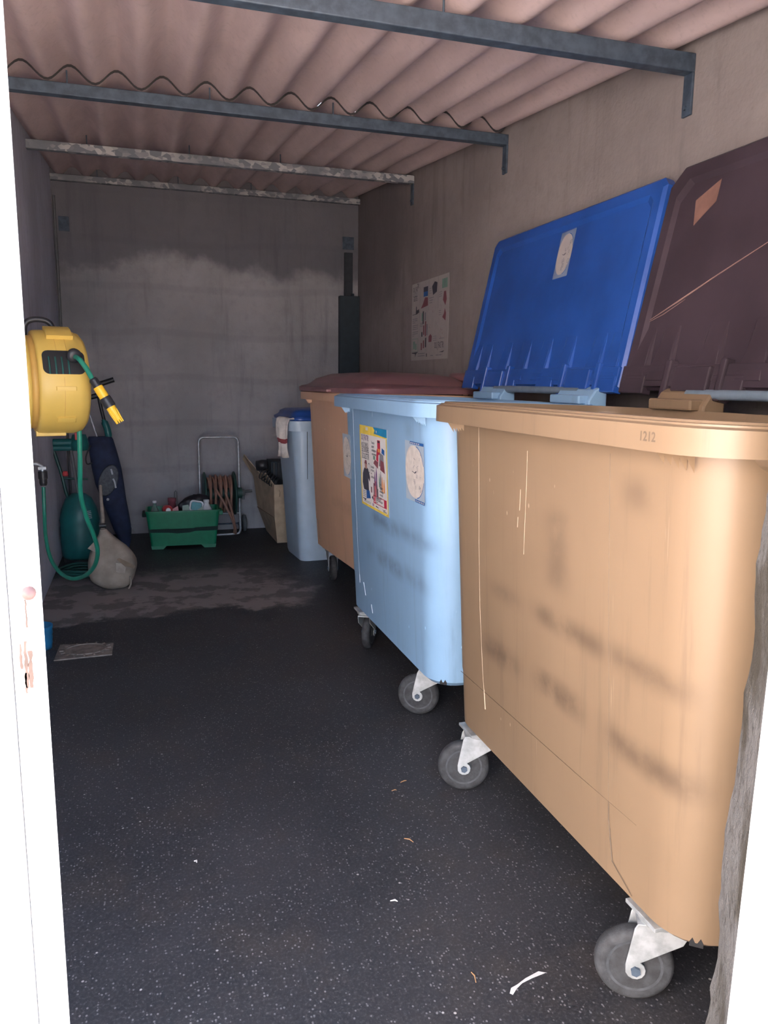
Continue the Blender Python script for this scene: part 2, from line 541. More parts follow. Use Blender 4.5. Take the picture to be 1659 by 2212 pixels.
def split_build(mb, name, mats, parent=None, **k):
    """one object for every separate piece of the mesh"""
    par = {}

    def find(a):
        while par[a] != a:
            par[a] = par[par[a]]
            a = par[a]
        return a
    key = [tuple(round(c, 5) for c in p) for p in mb.v]
    for q in key:
        par.setdefault(q, q)
    for f in mb.f:
        a = find(key[f[0]])
        for i in f[1:]:
            par[find(key[i])] = a
    groups = {}
    for i, f in enumerate(mb.f):
        groups.setdefault(find(key[f[0]]), []).append(i)
    out = []
    for fs in groups.values():
        m2 = MB()
        idx = {}
        for i in fs:
            face = []
            for q in mb.f[i]:
                if q not in idx:
                    idx[q] = len(m2.v)
                    m2.v.append(mb.v[q])
                face.append(idx[q])
            m2.f.append(face)
            m2.m.append(mb.m[i])
            m2.s.append(mb.s[i])
        out.append(m2.build(name, mats, parent, **k))
    return out


def frame(o, x, y, z=None):
    """matrix with origin o, x axis x, y axis y (made orthogonal), z = x cross y"""
    x = Vector(x).normalized()
    y = Vector(y)
    y = (y - x * y.dot(x)).normalized()
    z = x.cross(y)
    o = Vector(o)
    return Matrix(((x.x, y.x, z.x, o.x), (x.y, y.y, z.y, o.y), (x.z, y.z, z.z, o.z), (0, 0, 0, 1)))


def axis_frame(o, z):
    z = Vector(z).normalized()
    x = z.orthogonal().normalized()
    return frame(o, x, z.cross(x))


def tag(o, label, cat, group=None):
    o['label'] = label
    o['category'] = cat
    if group:
        o['group'] = group
    return o


def thing(name, label, cat, loc=(0, 0, 0), rz=0.0, group=None):
    o = bpy.data.objects.new(name, None)
    o.empty_display_size = 0.1
    COL.objects.link(o)
    o.location = loc
    o.rotation_euler = (0, 0, rz)
    return tag(o, label, cat, group)


def structure(o):
    o['kind'] = 'structure'
    return o


def local(parent, ob):
    """the mesh was modelled in world coordinates: keep it there under its parent"""
    inv = (Matrix.Translation(parent.location) @ Matrix.Rotation(parent.rotation_euler.z, 4, 'Z')).inverted()
    ob.data.transform(inv)
    ob.parent = parent
    return ob


def text_into(mb, s, size, mi, X, align='LEFT', sx=1.0, bold=0.0):
    cu = bpy.data.curves.new('txt', 'FONT')
    cu.body = s
    cu.size = size
    cu.align_x = align
    cu.offset = bold
    cu.resolution_u = 2
    ob = bpy.data.objects.new('txt', cu)
    COL.objects.link(ob)
    dg = bpy.context.evaluated_depsgraph_get()
    me = bpy.data.meshes.new_from_object(ob.evaluated_get(dg))
    mb.add([(v.co.x * sx, v.co.y, v.co.z) for v in me.vertices], [tuple(p.vertices) for p in me.polygons], mi, False, X)
    bpy.data.objects.remove(ob)
    bpy.data.curves.remove(cu)
    bpy.data.meshes.remove(me)


def dup(o, parent=None):
    c = o.copy()
    COL.objects.link(c)
    if parent is not None:
        c.parent = parent
    for ch in list(o.children):
        dup(ch, c)
    return c


def smooth_path(pts, n=6):
    pts = [Vector(p) for p in pts]
    P = [pts[0] * 2 - pts[1]] + pts + [pts[-1] * 2 - pts[-2]]
    out = []
    for i in range(1, len(P) - 2):
        for k in range(n):
            t = k / n
            a, b, c, d = P[i - 1], P[i], P[i + 1], P[i + 2]
            out.append(0.5 * ((2 * b) + (c - a) * t + (2 * a - 5 * b + 4 * c - d) * t * t + (3 * b - a - 3 * c + d) * t ** 3))
    out.append(pts[-1])
    return out


# ------------------------------------------------------------------ the shell
XL, XR, YB, YF = -0.645, 2.045, 7.38, 0.80


def lean(z):
    return 0.021 * (z - 0.48)


def lean_box(mb, x0, x1, y0, y1, z0, z1):
    mb.add([(x + lean(z), y, z) for z in (z0, z1) for y in (y0, y1) for x in (x0, x1)], [(0, 2, 3, 1), (4, 5, 7, 6), (0, 1, 5, 4), (2, 6, 7, 3), (0, 4, 6, 2), (1, 3, 7, 5)])


def roof_z(y):
    return 2.390 + 0.0975 * y


g = MB()
n_ = 40
g.add([(-14, -16, -0.004), (14, -16, -0.004), (14, 0.86, -0.004), (-14, 0.86, -0.004)], [(0, 1, 2, 3)])
structure(g.build('ground', M['paving']))
g = MB()
g.box(XL - 0.2, XR + 0.2, 0.62, YB + 0.2, -0.15, 0.0)
structure(g.build('floor', M['asphalt']))


# unseen wall added on the left outside to bounce sunlight through the doorway
g = MB()
g.box(-3.4, -3.1, -9.0, 0.2, -0.1, 4.2)
structure(g.build('wall_bounce', M['bounce_wall']))


def side_wall(name, mat, x0, x1):
    mb = MB()
    ys = [YF + (YB + 0.2 - YF) * i / 60 for i in range(61)]
    inner = x1 if x0 < 0 else x0
    rnd = random.Random(3)
    top = [roof_z(y) + 0.062 + rnd.uniform(-0.012, 0.012) for y in ys]
    vs, fs = [], []
    for y, z in zip(ys, top):
        vs += [(x0, y, -0.1), (x1, y, -0.1), (x1, y, z), (x0, y, z)]
    for i in range(60):
        a = 4 * i
        for k in range(4):
            fs.append((a + k, a + (k + 1) % 4, a + 4 + (k + 1) % 4, a + 4 + k))
    fs += [(0, 1, 2, 3), tuple(240 + k for k in range(4))]
    mb.add(vs, fs)
    return structure(mb.build(name, mat))


side_wall('wall_left', M['wall_left'], XL - 0.18, XL)
side_wall('wall_right', M['wall_right'], XR, XR + 0.18)
g = MB()
g.box(XL, XR, YB, YB + 0.2, -0.1, roof_z(YB) + 0.085)
structure(g.build('wall_back', M['wall_back']))

# front wall: left piece behind the white door, right piece with a rough splayed concrete reveal, lintel above
g = MB()
zs = [i * 2.40 / 90 for i in range(91)]
rnd = random.Random(11)
vs, fs = [], []
w_ = 0.0
for z in zs:
    w_ = 0.6 * w_ + rnd.uniform(-0.005, 0.005)
    mid = 0.022 if z < 1.0 else 0.016
    x_ = lean(z)
    vs += [(0.800 + x_, 0.80, z), (0.800 + x_ + 0.10 + w_, 0.80 + 0.142, z), (0.93 + x_ + w_, 0.955, z), (XR, 0.955, z), (XR, 0.80, z)]
for i in range(90):
    a = 5 * i
    for k in range(5):
        fs.append((a + k, a + (k + 1) % 5, a + 5 + (k + 1) % 5, a + 5 + k))
g.add(vs, fs)
structure(g.build('wall_front_right', M['jamb']))
g = MB()
g.box(XL - 0.18, XR + 0.18, 0.80, 0.955, 2.40, roof_z(0.8) + 0.06)
structure(g.build('wall_front', M['wall_front']))

# white door frame, left: stop strip; right: lip, grey groove, casing
PY = 0.40
ke = PY / 0.80
g = MB()
g.box(-0.1235 * ke, -0.0995 * ke, PY - 0.02, PY, 0.0, 2.40)
structure(g.build('trim_1', M['white'], bevel=0.001))
d1 = MB()
d1.box(-0.17, -0.1250 * ke, PY - 0.03, PY, 0.0, 2.40)
door = d1.build('trim_6', M['white'], bevel=0.002)
structure(door)
b = MB()
X = frame(at(62, 1280, PY - 0.03), (1, 0, 0), (0, 0, 1))
b.lathe([(0.0, 0.0), (0.0032, 0.0), (0.0032, 0.002), (0.002, 0.0045), (0.0, 0.005)], 14, 0, X)
b.build('door_plug', M['rust'], door)
b = MB()
rnd = random.Random(5)
q0 = at(58, 1440, PY - 0.0305)
for cx_, z_, h_, w2 in ((-0.1285, 0.845, 0.036, 0.0022), (-0.1325, 0.85, 0.045, 0.0018), (-0.1362, 0.858, 0.024, 0.0014), (-0.1335, 0.832, 0.02, 0.0012), (-0.1295, 0.90, 0.03, 0.0009)):
    poly = []
    cx_, z_, h_, w2 = q0.x + (cx_ + 0.132) * ke, q0.z + (z_ - 0.848) * ke, h_ * ke, w2 * ke
    for k in range(9):
        poly.append((cx_ - w2 * rnd.uniform(0.4, 1.2), z_ - h_ / 2 + h_ * k / 8))
    for k in range(9):
        poly.append((cx_ + w2 * rnd.uniform(0.4, 1.2), z_ + h_ / 2 - h_ * k / 8))
    b.add([(p[0], q0.y, p[1]) for p in poly], [tuple(range(18))])
split_build(b, 'paint_chip', M['chipwood'], door)
g = MB()
lean_box(g, 0.797, 0.8055, 0.772, 0.80, 0.0, 2.40)
structure(g.build('trim_2', M['white'], bevel=0.001))
g = MB()
lean_box(g, 0.8055, 0.813, 0.784, 0.80, 0.0, 2.40)
structure(g.build('trim_3', M['grey_groove']))
g = MB()
lean_box(g, 0.813, 1.50, 0.765, 0.80, 0.0, 2.40)
structure(g.build('trim_4', M['white'], bevel=0.002))
g = MB()
g.box(XL - 0.18, 1.50, 0.765, 0.80, 2.40, 2.46)
structure(g.build('trim_5', M['white'], bevel=0.002))

# corrugated roof, two rows of sheet lapped at the second purlin
PITCH, AMP, PHX = 0.2115, 0.035, -0.0415


def roof_row(name, y0, y1, lift, th):
    nx = 14 * 13
    xs = [XL - 0.25 + (XR - XL + 0.5) * i / nx for i in range(nx + 1)]
    ny = 4
    mb = MB()

    def zz(x, y):
        return roof_z(y) + AMP + lift + AMP * math.cos(2 * PI * (x - PHX) / PITCH)
    for off, flip in ((0.0, False), (th, True)):
        vs = [(x, y0 + (y1 - y0) * j / ny, zz(x, y0 + (y1 - y0) * j / ny) + off) for j in range(ny + 1) for x in xs]
        k = nx + 1
        mb.add(vs, [(j * k + i, j * k + i + 1, (j + 1) * k + i + 1, (j + 1) * k + i) for j in range(ny) for i in range(nx)], 0, True)
    for y in (y0, y1):
        vs = [(x, y, zz(x, y) + o) for o in (0, th) for x in xs]
        k = nx + 1
        mb.add(vs, [(i, i + 1, k + i + 1, k + i) for i in range(nx)], 1)
    return structure(mb.build(name, [M['roof'], M['roof_edge']]))


roof_row('ceiling', 0.45, 4.30, 0.0145, 0.006)
roof_row('ceiling', 4.205, 7.7, 0.000, 0.012)

# purlins
PUR = [('first', 2.64, 'galvanised steel roof purlin nearest the camera, high up at the top of the picture', 0.066),
       ('second', 4.21, 'galvanised steel roof purlin under the wavy dark sheet edge, second from the door', 0.055),
       ('third', 5.80, 'blotchy galvanised steel roof purlin, third from the door', 0.058),
       ('fourth', 7.31, 'galvanised steel roof purlin lying along the top of the back wall', 0.05)]
for nm, y, lab, h in PUR:
    t = thing('roof_purlin', lab, 'beam', (0, y, 0), 0, 'roof purlins')
    z = roof_z(y)
    p = MB()
    p.box(XL, XR, 0, 0.052, z - h, z)
    p.build('beam', M['galv_blotchy'] if nm in ('third', 'fourth') else M['galv'], t, bevel=0.004)
    if nm != 'fourth':
        p = MB()
        p.box(XR - 0.012, XR - 0.001, 0.0, 0.05, z - h - 0.15, z - h)
        p.tube([(XR - 0.012, 0.03, z - h - 0.12), (XR - 0.02, 0.03, z - h - 0.12)], 0.009, 8)
        p.build('wall_strap', M['galv'], t, bevel=0.002)
    rnd = random.Random(int(y * 10))
    for k in (0, 3, 6):
        xb = PHX + PITCH * (-2 + k * 1.0) + 0.105 + (0.03 if k else 0)
        if xb > XR - 0.1:
            continue
        p = MB()
        p.tube([(xb + 0.09, 0.012, z - 0.002), (xb + 0.09, 0.012, z + 0.058)], 0.004, 6)
        p.build('hook_bolt', M['galv'], t)
# mortar mask and pale plates on the back wall corners
t = MB()
t.box(-0.600, -0.515, YB - 0.012, YB - 0.001, 2.655, 2.775)
tag(t.build('wall_plate', M['galv'], bevel=0.002), 'square pale metal plate at the top left of the back wall beside the thin pipe', 'plate', 'plates on the back wall')
t = MB()
t.box(1.89, 2.00, YB - 0.012, YB - 0.001, 2.65, 2.765)
tag(t.build('wall_plate', M['galv'], bevel=0.002), 'square pale metal plate at the top right of the back wall above the dark strip', 'plate', 'plates on the back wall')
t = MB()
t.tube([(-0.622, 7.33, 0.0), (-0.622, 7.33, 2.93)], 0.011, 8)
tag(t.build('wall_pipe', M['wheel_grey']), 'thin grey pipe running up the left corner of the back wall', 'pipe')
t = MB()
t.box(1.905, 1.985, YB - 0.03, YB - 0.001, 2.16, 2.62)
tag(t.build('damp_duct', M['dark_tone'], bevel=0.004), 'narrow dark vertical duct under the right wall plate in the back corner', 'duct')
t = MB()
t.box(1.842, 2.036, 7.28, YB - 0.032, 1.2, 2.215)
t.box(1.965, 1.985, 7.29, 7.33, 2.215, 2.24)
tag(t.build('board', M['slate'], bevel=0.004), 'dark slate coloured board standing upright in the back right corner above the maroon lid', 'board')


# ------------------------------------------------------------------ four wheeled bins
def sag(mb):
    """the rim sits a little lower along the hinge side"""
    for p in mb.v:
        if p.z > 1.3:
            p.z -= 0.020 * (p.x + 0.39) / 0.78


def bin_body(root, mat, inner_mat=None):
    def ring(fx, hy, r, z, bx=None):
        return [(x, y, z) for x, y in rrect(fx, -fx if bx is None else bx, -hy, hy, r, 7)]
    b = MB()
    b.loft([ring(-0.262, 0.602, 0.10, 0.232), ring(-0.285, 0.625, 0.12, 0.252)], 0, True, True, False)
    b.loft([ring(-0.285, 0.625, 0.12, 0.252), ring(-0.294, 0.632, 0.122, 0.43), ring(-0.297, 0.634, 0.123, 0.445), ring(-0.333, 0.665, 0.13, 1.296)], 0, True, False, False)
    b.loft([ring(-0.327, 0.660, 0.12, 1.34), ring(-0.30, 0.635, 0.11, 1.20), ring(-0.262, 0.595, 0.10, 0.30)], 0, True, False, True)
    sag(b)
    b.build('body', mat, root)
    b = MB()
    b.loft([ring(-0.330, 0.662, 0.13, 1.293), ring(-0.390, 0.725, 0.155, 1.293), ring(-0.390, 0.725, 0.155, 1.344), ring(-0.378, 0.713, 0.15, 1.348),
            ring(-0.378, 0.713, 0.15, 1.352), ring(-0.368, 0.703, 0.145, 1.353), ring(-0.365, 0.700, 0.145, 1.358), ring(-0.335, 0.668, 0.125, 1.358), ring(-0.327, 0.660, 0.12, 1.335)],
           0, True, False, False, hard=True)
    sag(b)
    b.build('rim', mat, root)
    # moulded teeth under the rim near both front corners
    b = MB()
    for sgn in (-1, 1):
        for k in range(5):
            y = sgn * (0.50 + 0.022 * k)
            fx = -0.333
            b.add([(fx, y - 0.0022, 1.293), (fx - 0.022, y, 1.293), (fx, y + 0.0022, 1.293), (fx + 0.003, y, 1.264 - 0.002 * k)], [(0, 1, 2), (0, 1, 3), (1, 2, 3), (0, 2, 3)])
    split_build(b, 'rim_tooth', mat, root)
    for sgn in (-1, 1):
        b = MB()
        poly = [(-0.20, 1.292), (0.22, 1.292), (0.22, 1.262), (0.20, 1.252), (-0.17, 1.252)]
        arc = [(-0.17 - 0.10 + 0.10 * math.sin(a), 1.252 + 0.04 * (1 - math.cos(a))) for a in [PI / 2 * (1 - i / 7) for i in range(8)]]
        arc = [(-0.265 + 0.0, 1.292)]
        poly = [(0.22, 1.292), (0.22, 1.256), (0.20, 1.25), (-0.155, 1.25)] + [(-0.155 - 0.10 * math.sin(PI / 2 * i / 8), 1.25 + 0.042 * (1 - math.cos(PI / 2 * i / 8))) for i in range(9)]
        Xp = Matrix(((1, 0, 0, 0), (0, 0, 1, 0.652), (0, 1, 0, 0), (0, 0, 0, 1))) if sgn > 0 else Matrix(((1, 0, 0, 0), (0, 0, -1, -0.652), (0, 1, 0, 0), (0, 0, 0, 1)))
        b.prism(poly, 0.068, 0, Xp)
        b.build('end_bracket', mat, root)
        b = MB()
        cxx, cyy = -0.285 + 0.12, sgn * (0.625 - 0.12)
        dx, dy = -0.62, sgn * 0.785
        Xn = frame((cxx + dx * 0.1195, cyy + dy * 0.1195, 0.2385), (-dy, dx, 0), (0, 0, 1))
        b.prism([(-0.014, 0.004), (0.014, 0.004), (0.014, 0.014), (0.008, 0.026), (-0.008, 0.026), (-0.014, 0.014)], 0.003, 0, Xn, -0.0028)
        b.build('drain_notch', M['dark'], root)


def caster(root, px, py, ang, trail=0.05, r=0.09):
    """px, py: pivot; ang: rolling direction the wheel trails in (root space)"""
    t = Vector((math.cos(ang), math.sin(ang), 0))
    a = Vector((-t.y, t.x, 0))
    axle = Vector((px, py, r)) + t * trail
    b = MB()
    b.box(px - 0.055, px + 0.055, py - 0.055, py + 0.055, 0.222, 0.232)
    b.lathe([(0.046, 0.206), (0.05, 0.212), (0.05, 0.222)], 20, 0, Matrix.Translation((px, py, 0)))
    Xf = frame((px, py, 0), t, (0, 0, 1))
    for s in (-1, 1):
        poly = [(-0.062, 0.208), (0.052, 0.208), (0.058, 0.196), (trail + 0.023, r + 0.012)]
        for i in range(9):
            q = -0.35 + (PI + 0.75) * -i / 8
            poly.append((trail + 0.023 * math.cos(q), r + 0.023 * math.sin(q)))
        poly += [(-0.05, 0.168), (-0.062, 0.195)]
        b.prism(poly, 0.004, 0, Xf, s * 0.031 - 0.002)
    b.box(-0.062, 0.052, 0.203, 0.209, -0.033, 0.033, 0, Xf)
    fork = b.build('caster_fork', M['galv_bright'], root, bevel=0.0015)
    Xa = axis_frame(axle, a)
    b = MB()
    b.lathe([(0.063, -0.019), (0.078, -0.021), (0.087, -0.015), (r, -0.006), (r, 0.006), (0.087, 0.015), (0.078, 0.021), (0.063, 0.019)], 36, 0, Xa)
    b.build('caster_wheel', M['tyre'], root)
    b = MB()
    b.lathe([(0.0, -0.020), (0.024, -0.020), (0.024, -0.010), (0.056, -0.010), (0.058, -0.019), (0.064, -0.0195), (0.064, 0.0195), (0.058, 0.019), (0.056, 0.010), (0.024, 0.010), (0.024, 0.020), (0.0, 0.020)], 30, 0, Xa, True, True)
    for k in range(5):
        q = 2 * PI * k / 5
        b.box(0.022, 0.058, -0.004, 0.004, -0.017, 0.017, 0, Xa @ Matrix.Rotation(q, 4, 'Z'))
    b.build('caster_hub', M['hub'], root)
    b = MB()
    for s in (-1, 1):
        b.lathe([(0.0, 0.0), (0.0115, 0.0), (0.0115, 0.007), (0.0, 0.007)], 6, 0, axis_frame(axle + a * s * 0.033, a * s), False)
    split_build(b, 'axle_bolt', M['galv'], fork)
    return fork


def hinge(root, mat, posts, w):
    for y in posts:
        b = MB()
        poly = [(0.34, 1.30), (0.425, 1.30), (0.425, 1.385), (0.415, 1.402), (0.395, 1.408), (0.372, 1.395), (0.345, 1.355)]
        Xp = Matrix(((1, 0, 0, 0), (0, 0, 1, y - w / 2), (0, 1, 0, 0), (0, 0, 0, 1)))
        b.prism(poly, w, 0, Xp)
        b.box(0.310, 0.36, y - w * 0.42, y + w * 0.42, 1.34, 1.375)
        b.build('hinge_post', mat, root, bevel=0.006)
    b = MB()
    b.tube([(0.385, posts[0], 1.390), (0.385, posts[1], 1.390)], 0.016, 14)
    b.build('hinge_bar', M['hinge_bar'], root)


def open_lid(root, mat, cham, posts, yoff):
    """lid swung up, leaning back to the wall; local frame u along y, v up the lid, w towards the room"""
    th = math.radians(12.0)
    Xl = frame((0.402, yoff, 1.402), (0, 1, 0), (math.sin(th), 0, math.cos(th)))
    # x of the frame = +y, y = up the lid, z = x cross y points to the wall; towards the room is -z
    L, D = 0.745, 0.805

    def outline(inset, w, c):
        a, t0, t1 = L - inset, 0.0 + inset, D - inset
        return [(-a, t0, w), (a, t0, w), (a * 0.985, t1 - c, w), (a * 0.985 - c, t1, w), (-a * 0.985 + c, t1, w), (-a * 0.985, t1 - c, w)]
    b = MB()
    b.loft([outline(0.02, 0.062, cham), outline(0.0, 0.050, cham), outline(0.0, 0.012, cham), outline(0.012, 0.0, cham), outline(0.055, 0.0, cham), outline(0.075, 0.010, cham)], 0, False, True, True, Xl, hard=True)
    lid = b.build('lid', mat, root)
    # moulded wedges along the hinge edge
    b = MB()
    for y in (-0.66, -0.53, -0.30, -0.10, 0.10, 0.30, 0.53, 0.66):
        w0, w1 = (0.062, 0.045)
        v0, v1 = 0.03, 0.235
        vs = [(y - w0, v0, 0.011), (y + w0, v0, 0.011), (y + w1, v1, 0.011), (y - w1, v1, 0.011), (y - w0 * 0.85, v0, -0.014), (y + w0 * 0.85, v0, -0.014), (y + w1 * 0.7, v1 - 0.05, 0.005), (y - w1 * 0.7, v1 - 0.05, 0.005)]
        b.add(vs, [(0, 1, 5, 4), (1, 2, 6, 5), (2, 3, 7, 6), (3, 0, 4, 7), (4, 5, 6, 7), (0, 1, 2, 3)], 0, False, Xl)
    b.box(-L + 0.01, L - 0.01, 0.01, 0.085, -0.010, 0.02, 0, Xl)
    split_build(b, 'lid_rib', mat, lid, bevel=0.003)
    b = MB()
    for y in (-0.66, -0.18, 0.18, 0.66):
        b.box(y - 0.07, y + 0.07, -0.016, 0.05, -0.013, 0.028, 0, Xl)
    for y in posts:
        b.box(y - 0.145, y - 0.118, -0.035, 0.10, -0.022, 0.03, 0, Xl)
        b.box(y + 0.118, y + 0.145, -0.035, 0.10, -0.022, 0.03, 0, Xl)
        b.box(y - 0.085, y + 0.085, -0.008, 0.075, -0.026, 0.03, 0, Xl)
    split_build(b, 'hinge_knuckle', mat, lid, bevel=0.005)
    return lid, Xl


def marks_on(mb, X, seed, n, u0, u1, v0, v1, mi, z):
    rnd = random.Random(seed)
    for _ in range(n):
        u, v = rnd.uniform(u0, u1), rnd.uniform(v0, v1)
        k = rnd.choice((0, 1, 2))
        s = rnd.uniform(0.4, 1.0) * 0.012
        if k == 0:
            a = rnd.uniform(0, PI)
            dx, dy = s * math.cos(a), s * math.sin(a)
            mb.flat([(u - dx - dy * .12, v - dy + dx * .12), (u - dx + dy * .12, v - dy - dx * .12), (u + dx + dy * .12, v + dy - dx * .12), (u + dx - dy * .12, v + dy + dx * .12)], mi, z, X)
        elif k == 1:
            pts = [(u + s * .7 * math.cos(2 * PI * i / 9), v + s * math.sin(2 * PI * i / 9)) for i in range(9)]
            ins = [(u + s * .45 * math.cos(2 * PI * i / 9), v + s * .72 * math.sin(2 * PI * i / 9)) for i in range(9)]
            mb.add([(*p, z) for p in pts + ins], [(i, (i + 1) % 9, 9 + (i + 1) % 9, 9 + i) for i in range(9)], mi, False, X)
        else:
            for q in range(3):
                mb.flat([(u, v - q * s * .5), (u + s, v - q * s * .5), (u + s, v - q * s * .5 - s * .16), (u, v - q * s * .5 - s * .16)], mi, z, X)


def oval_sticker(root, X, w, h, seed, strips=True, film=None, paper=None):
    """clear rectangular sticker with a white oval; X: origin bottom left, x right, y up, z out"""
    b = MB()
    b.box(0, w, 0, h, -0.0002, 0.0004, 0, X)
    n = 40

    def oval(k):
        return [(w / 2 + (w * 0.50 * k) * math.copysign(abs(math.cos(2 * PI * i / n)) ** 0.8, math.cos(2 * PI * i / n)), h / 2 + (h * 0.44 * k) * math.sin(2 * PI * i / n)) for i in range(n)]
    b.flat([(min(max(x, 0.001), w - 0.001), y) for x, y in oval(0.99)], 1, 0.0007, X)
    a, c = oval(1.0), oval(0.965)
    b.add([(min(max(x, 0.0), w), y, 0.0009) for x, y in a + c], [(i, (i + 1) % n, n + (i + 1) % n, n + i) for i in list(range(2, 9)) + list(range(31, 38))], 2, False, X)
    if strips:
        b.flat([(w * .28, h * .955), (w, h * .955), (w, h), (w * .28, h)], 2, 0.0007, X)
        b.flat([(w * .5, 0.0), (w, 0.0), (w, h * .05), (w * .5, h * .05)], 2, 0.0007, X)
        for k in range(5):
            b.flat([(w * (.32 + .1 * k), h * .965), (w * (.38 + .1 * k), h * .965), (w * (.38 + .1 * k), h * .985), (w * (.32 + .1 * k), h * .985)], 1, 0.001, X)
            b.flat([(w * (.54 + .09 * k), h * .012), (w * (.59 + .09 * k), h * .012), (w * (.59 + .09 * k), h * .036), (w * (.54 + .09 * k), h * .036)], 1, 0.001, X)
    marks_on(b, X, seed, 22, w * .42, w * .86, h * .2, h * .85, 3, 0.0011)
    # swoosh-like mark in the middle
    b.flat([(w * .36, h * .50), (w * .52, h * .475), (w * .60, h * .50), (w * .62, h * .525), (w * .56, h * .515), (w * .50, h * .49), (w * .38, h * .508)], 4, 0.0012, X)
    return b.build('oval_sticker', [film or M['film'], paper or M['paper_dirty'], M['ink_blue'], M['ink_soft'], M['ink']], root)


def front_x(z):
    return -0.297 + (-0.333 + 0.297) * (z - 0.445) / (1.296 - 0.445)


def front_frame(y, z, dz=0.0012):
    """frame on the bin front (local): x to the viewer's right (-y), y up the face, z out (-x)"""
    up = Vector((front_x(1.0) - front_x(0.0), 0, 1.0)).normalized()
    return frame(Vector((front_x(z) - dz, y, z)), (0, -1, 0), up)


def scratch(root, mat, pts, w=0.0022, name='scratch'):
    b = MB()
    vs = []
    for y, z in pts:
        x = front_x(z) - 0.0006
        vs += [(x + 0.002, y - w, z), (x, y, z), (x + 0.002, y + w, z)]
    fs = []
    for i in range(len(pts) - 1):
        a = 3 * i
        fs += [(a, a + 1, a + 4, a + 3), (a + 1, a + 2, a + 5, a + 4)]
    b.add(vs, fs)
    return b.build(name, mat, root)


# --- tan bin by the door
CBX, CBY = 1.320, 1.785
t = thing('waste_container', 'large scuffed tan wheeled waste container by the door with its maroon lid swung open', 'waste bin', (CBX, CBY, 0), 0, 'four wheeled waste containers along the right wall')
tan_bin = t
bin_body(t, M['tan'])
POSTS = (-0.33 - 0.05 + 0.33 + 0.29, 0.0)
posts = (-0.455, 0.335)
hinge(t, M['tan'], posts, 0.25)
lid, Xl = open_lid(t, M['maroon'], 0.055, posts, 0.0)
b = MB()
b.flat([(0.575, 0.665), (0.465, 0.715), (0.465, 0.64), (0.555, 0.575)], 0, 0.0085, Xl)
b.build('painted_light_patch', M['patch'], lid)  # parallelogram of orange light painted on the lid
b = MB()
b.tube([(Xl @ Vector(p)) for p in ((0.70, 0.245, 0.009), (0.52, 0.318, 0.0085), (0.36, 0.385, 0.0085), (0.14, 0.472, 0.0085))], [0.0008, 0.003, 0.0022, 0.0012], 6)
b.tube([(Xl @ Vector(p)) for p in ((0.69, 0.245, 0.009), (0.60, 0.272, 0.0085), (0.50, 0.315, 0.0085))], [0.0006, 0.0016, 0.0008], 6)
split_build(b, 'scratch', M['scratch_highlight'], lid)  # lid scratches with their highlight in the colour
scratch(t, M['scratch_tan'], [(0.385, 1.285), (0.387, 1.10), (0.39, 0.93), (0.385, 0.70), (0.37, 0.52), (0.352, 0.378)])
scratch(t, M['scratch_tan'], [(0.11, 1.13), (0.115, 1.07)], 0.005)
scratch(t, M['scratch_tan'], [(0.125, 1.05), (0.128, 1.02)], 0.006)
scratch(t, M['scratch_tan'], [(0.07, 1.24), (0.075, 1.15), (0.085, 1.02), (0.09, 0.95)], 0.0012)
scratch(t, M['scratch_dark'], [(-0.315, 1.268), (-0.322, 0.95), (-0.335, 0.65), (-0.342, 0.40), (-0.36, 0.30), (-0.44, 0.262)], 0.0012, 'crease_line')
scratch(t, M['scratch_dark'], [(0.55, 0.434), (0.2, 0.437), (-0.2, 0.44), (-0.45, 0.446)], 0.0007, 'crease_line')
b = MB()
Xt = frame((-0.3906, -0.495, 1.3125), (0, -1, 0), (0, 0, 1))
text_into(b, '1212', 0.026, 0, Xt, 'LEFT', 1.0, 0.0006)
b.build('stamped_number', M['stamp'], t)
caster(t, -0.225, -0.462, math.radians(152), 0.050)
caster(t, -0.232, 0.520, math.radians(160), 0.052)
caster(t, 0.22, -0.45, math.radians(150), 0.052)
caster(t, 0.22, 0.46, math.radians(150), 0.052)

# --- pale blue bin
BBX, BBY = 1.337, 3.272
t = thing('waste_container', 'pale blue wheeled waste container with posters on its front and its blue lid open', 'waste bin', (BBX, BBY, 0), 0, 'four wheeled waste containers along the right wall')
blue_bin = t
bin_body(t, M['sky_blue'])
posts = (-0.47, 0.32)
hinge(t, M['sky_blue'], posts, 0.27)
lid, Xl = open_lid(t, M['blue_lid'], 0.03, posts, 0.035)
# sticker on the lid (Xl: x=+y, y up, z to the wall) -> face the room
o = Xl @ Vector((-0.005, 0.505, 0.008))
vx = (Xl.to_3x3() @ Vector((-1, 0.03, 0)))
vy = (Xl.to_3x3() @ Vector((-0.06, 1, 0)))
oval_sticker(lid, frame(o, vx, vy), 0.125, 0.215, 4, strips=False, film=M['film_blue'], paper=M['paper_dull'])
scratch(t, M['scratch_blue'], [(0.435, 1.285), (0.44, 1.0), (0.442, 0.8), (0.435, 0.6), (0.42, 0.40)], 0.0016)
scratch(t, M['scratch_blue'], [(0.10, 1.29), (0.101, 1.262)], 0.0012)
scratch(t, M['scratch_blue'], [(0.35, 0.42), (0.32, 0.36)], 0.0009)
scratch(t, M['scratch_blue'], [(0.22, 0.34), (0.205, 0.30)], 0.001)
caster(t, -0.188, -0.342, math.radians(150), 0.055)
caster(t, -0.235, 0.50, math.radians(60), 0.055)
caster(t, 0.22, -0.45, math.radians(100), 0.052)
caster(t, 0.22, 0.46, math.radians(120), 0.052)
oval_sticker(t, front_frame(2.918 - BBY, 0.955), 0.215, 0.236, 9)
st = oval_sticker(t, front_frame(3.93 - BBY, 0.925), 0.155, 0.225, 10, strips=False, film=M['film'])

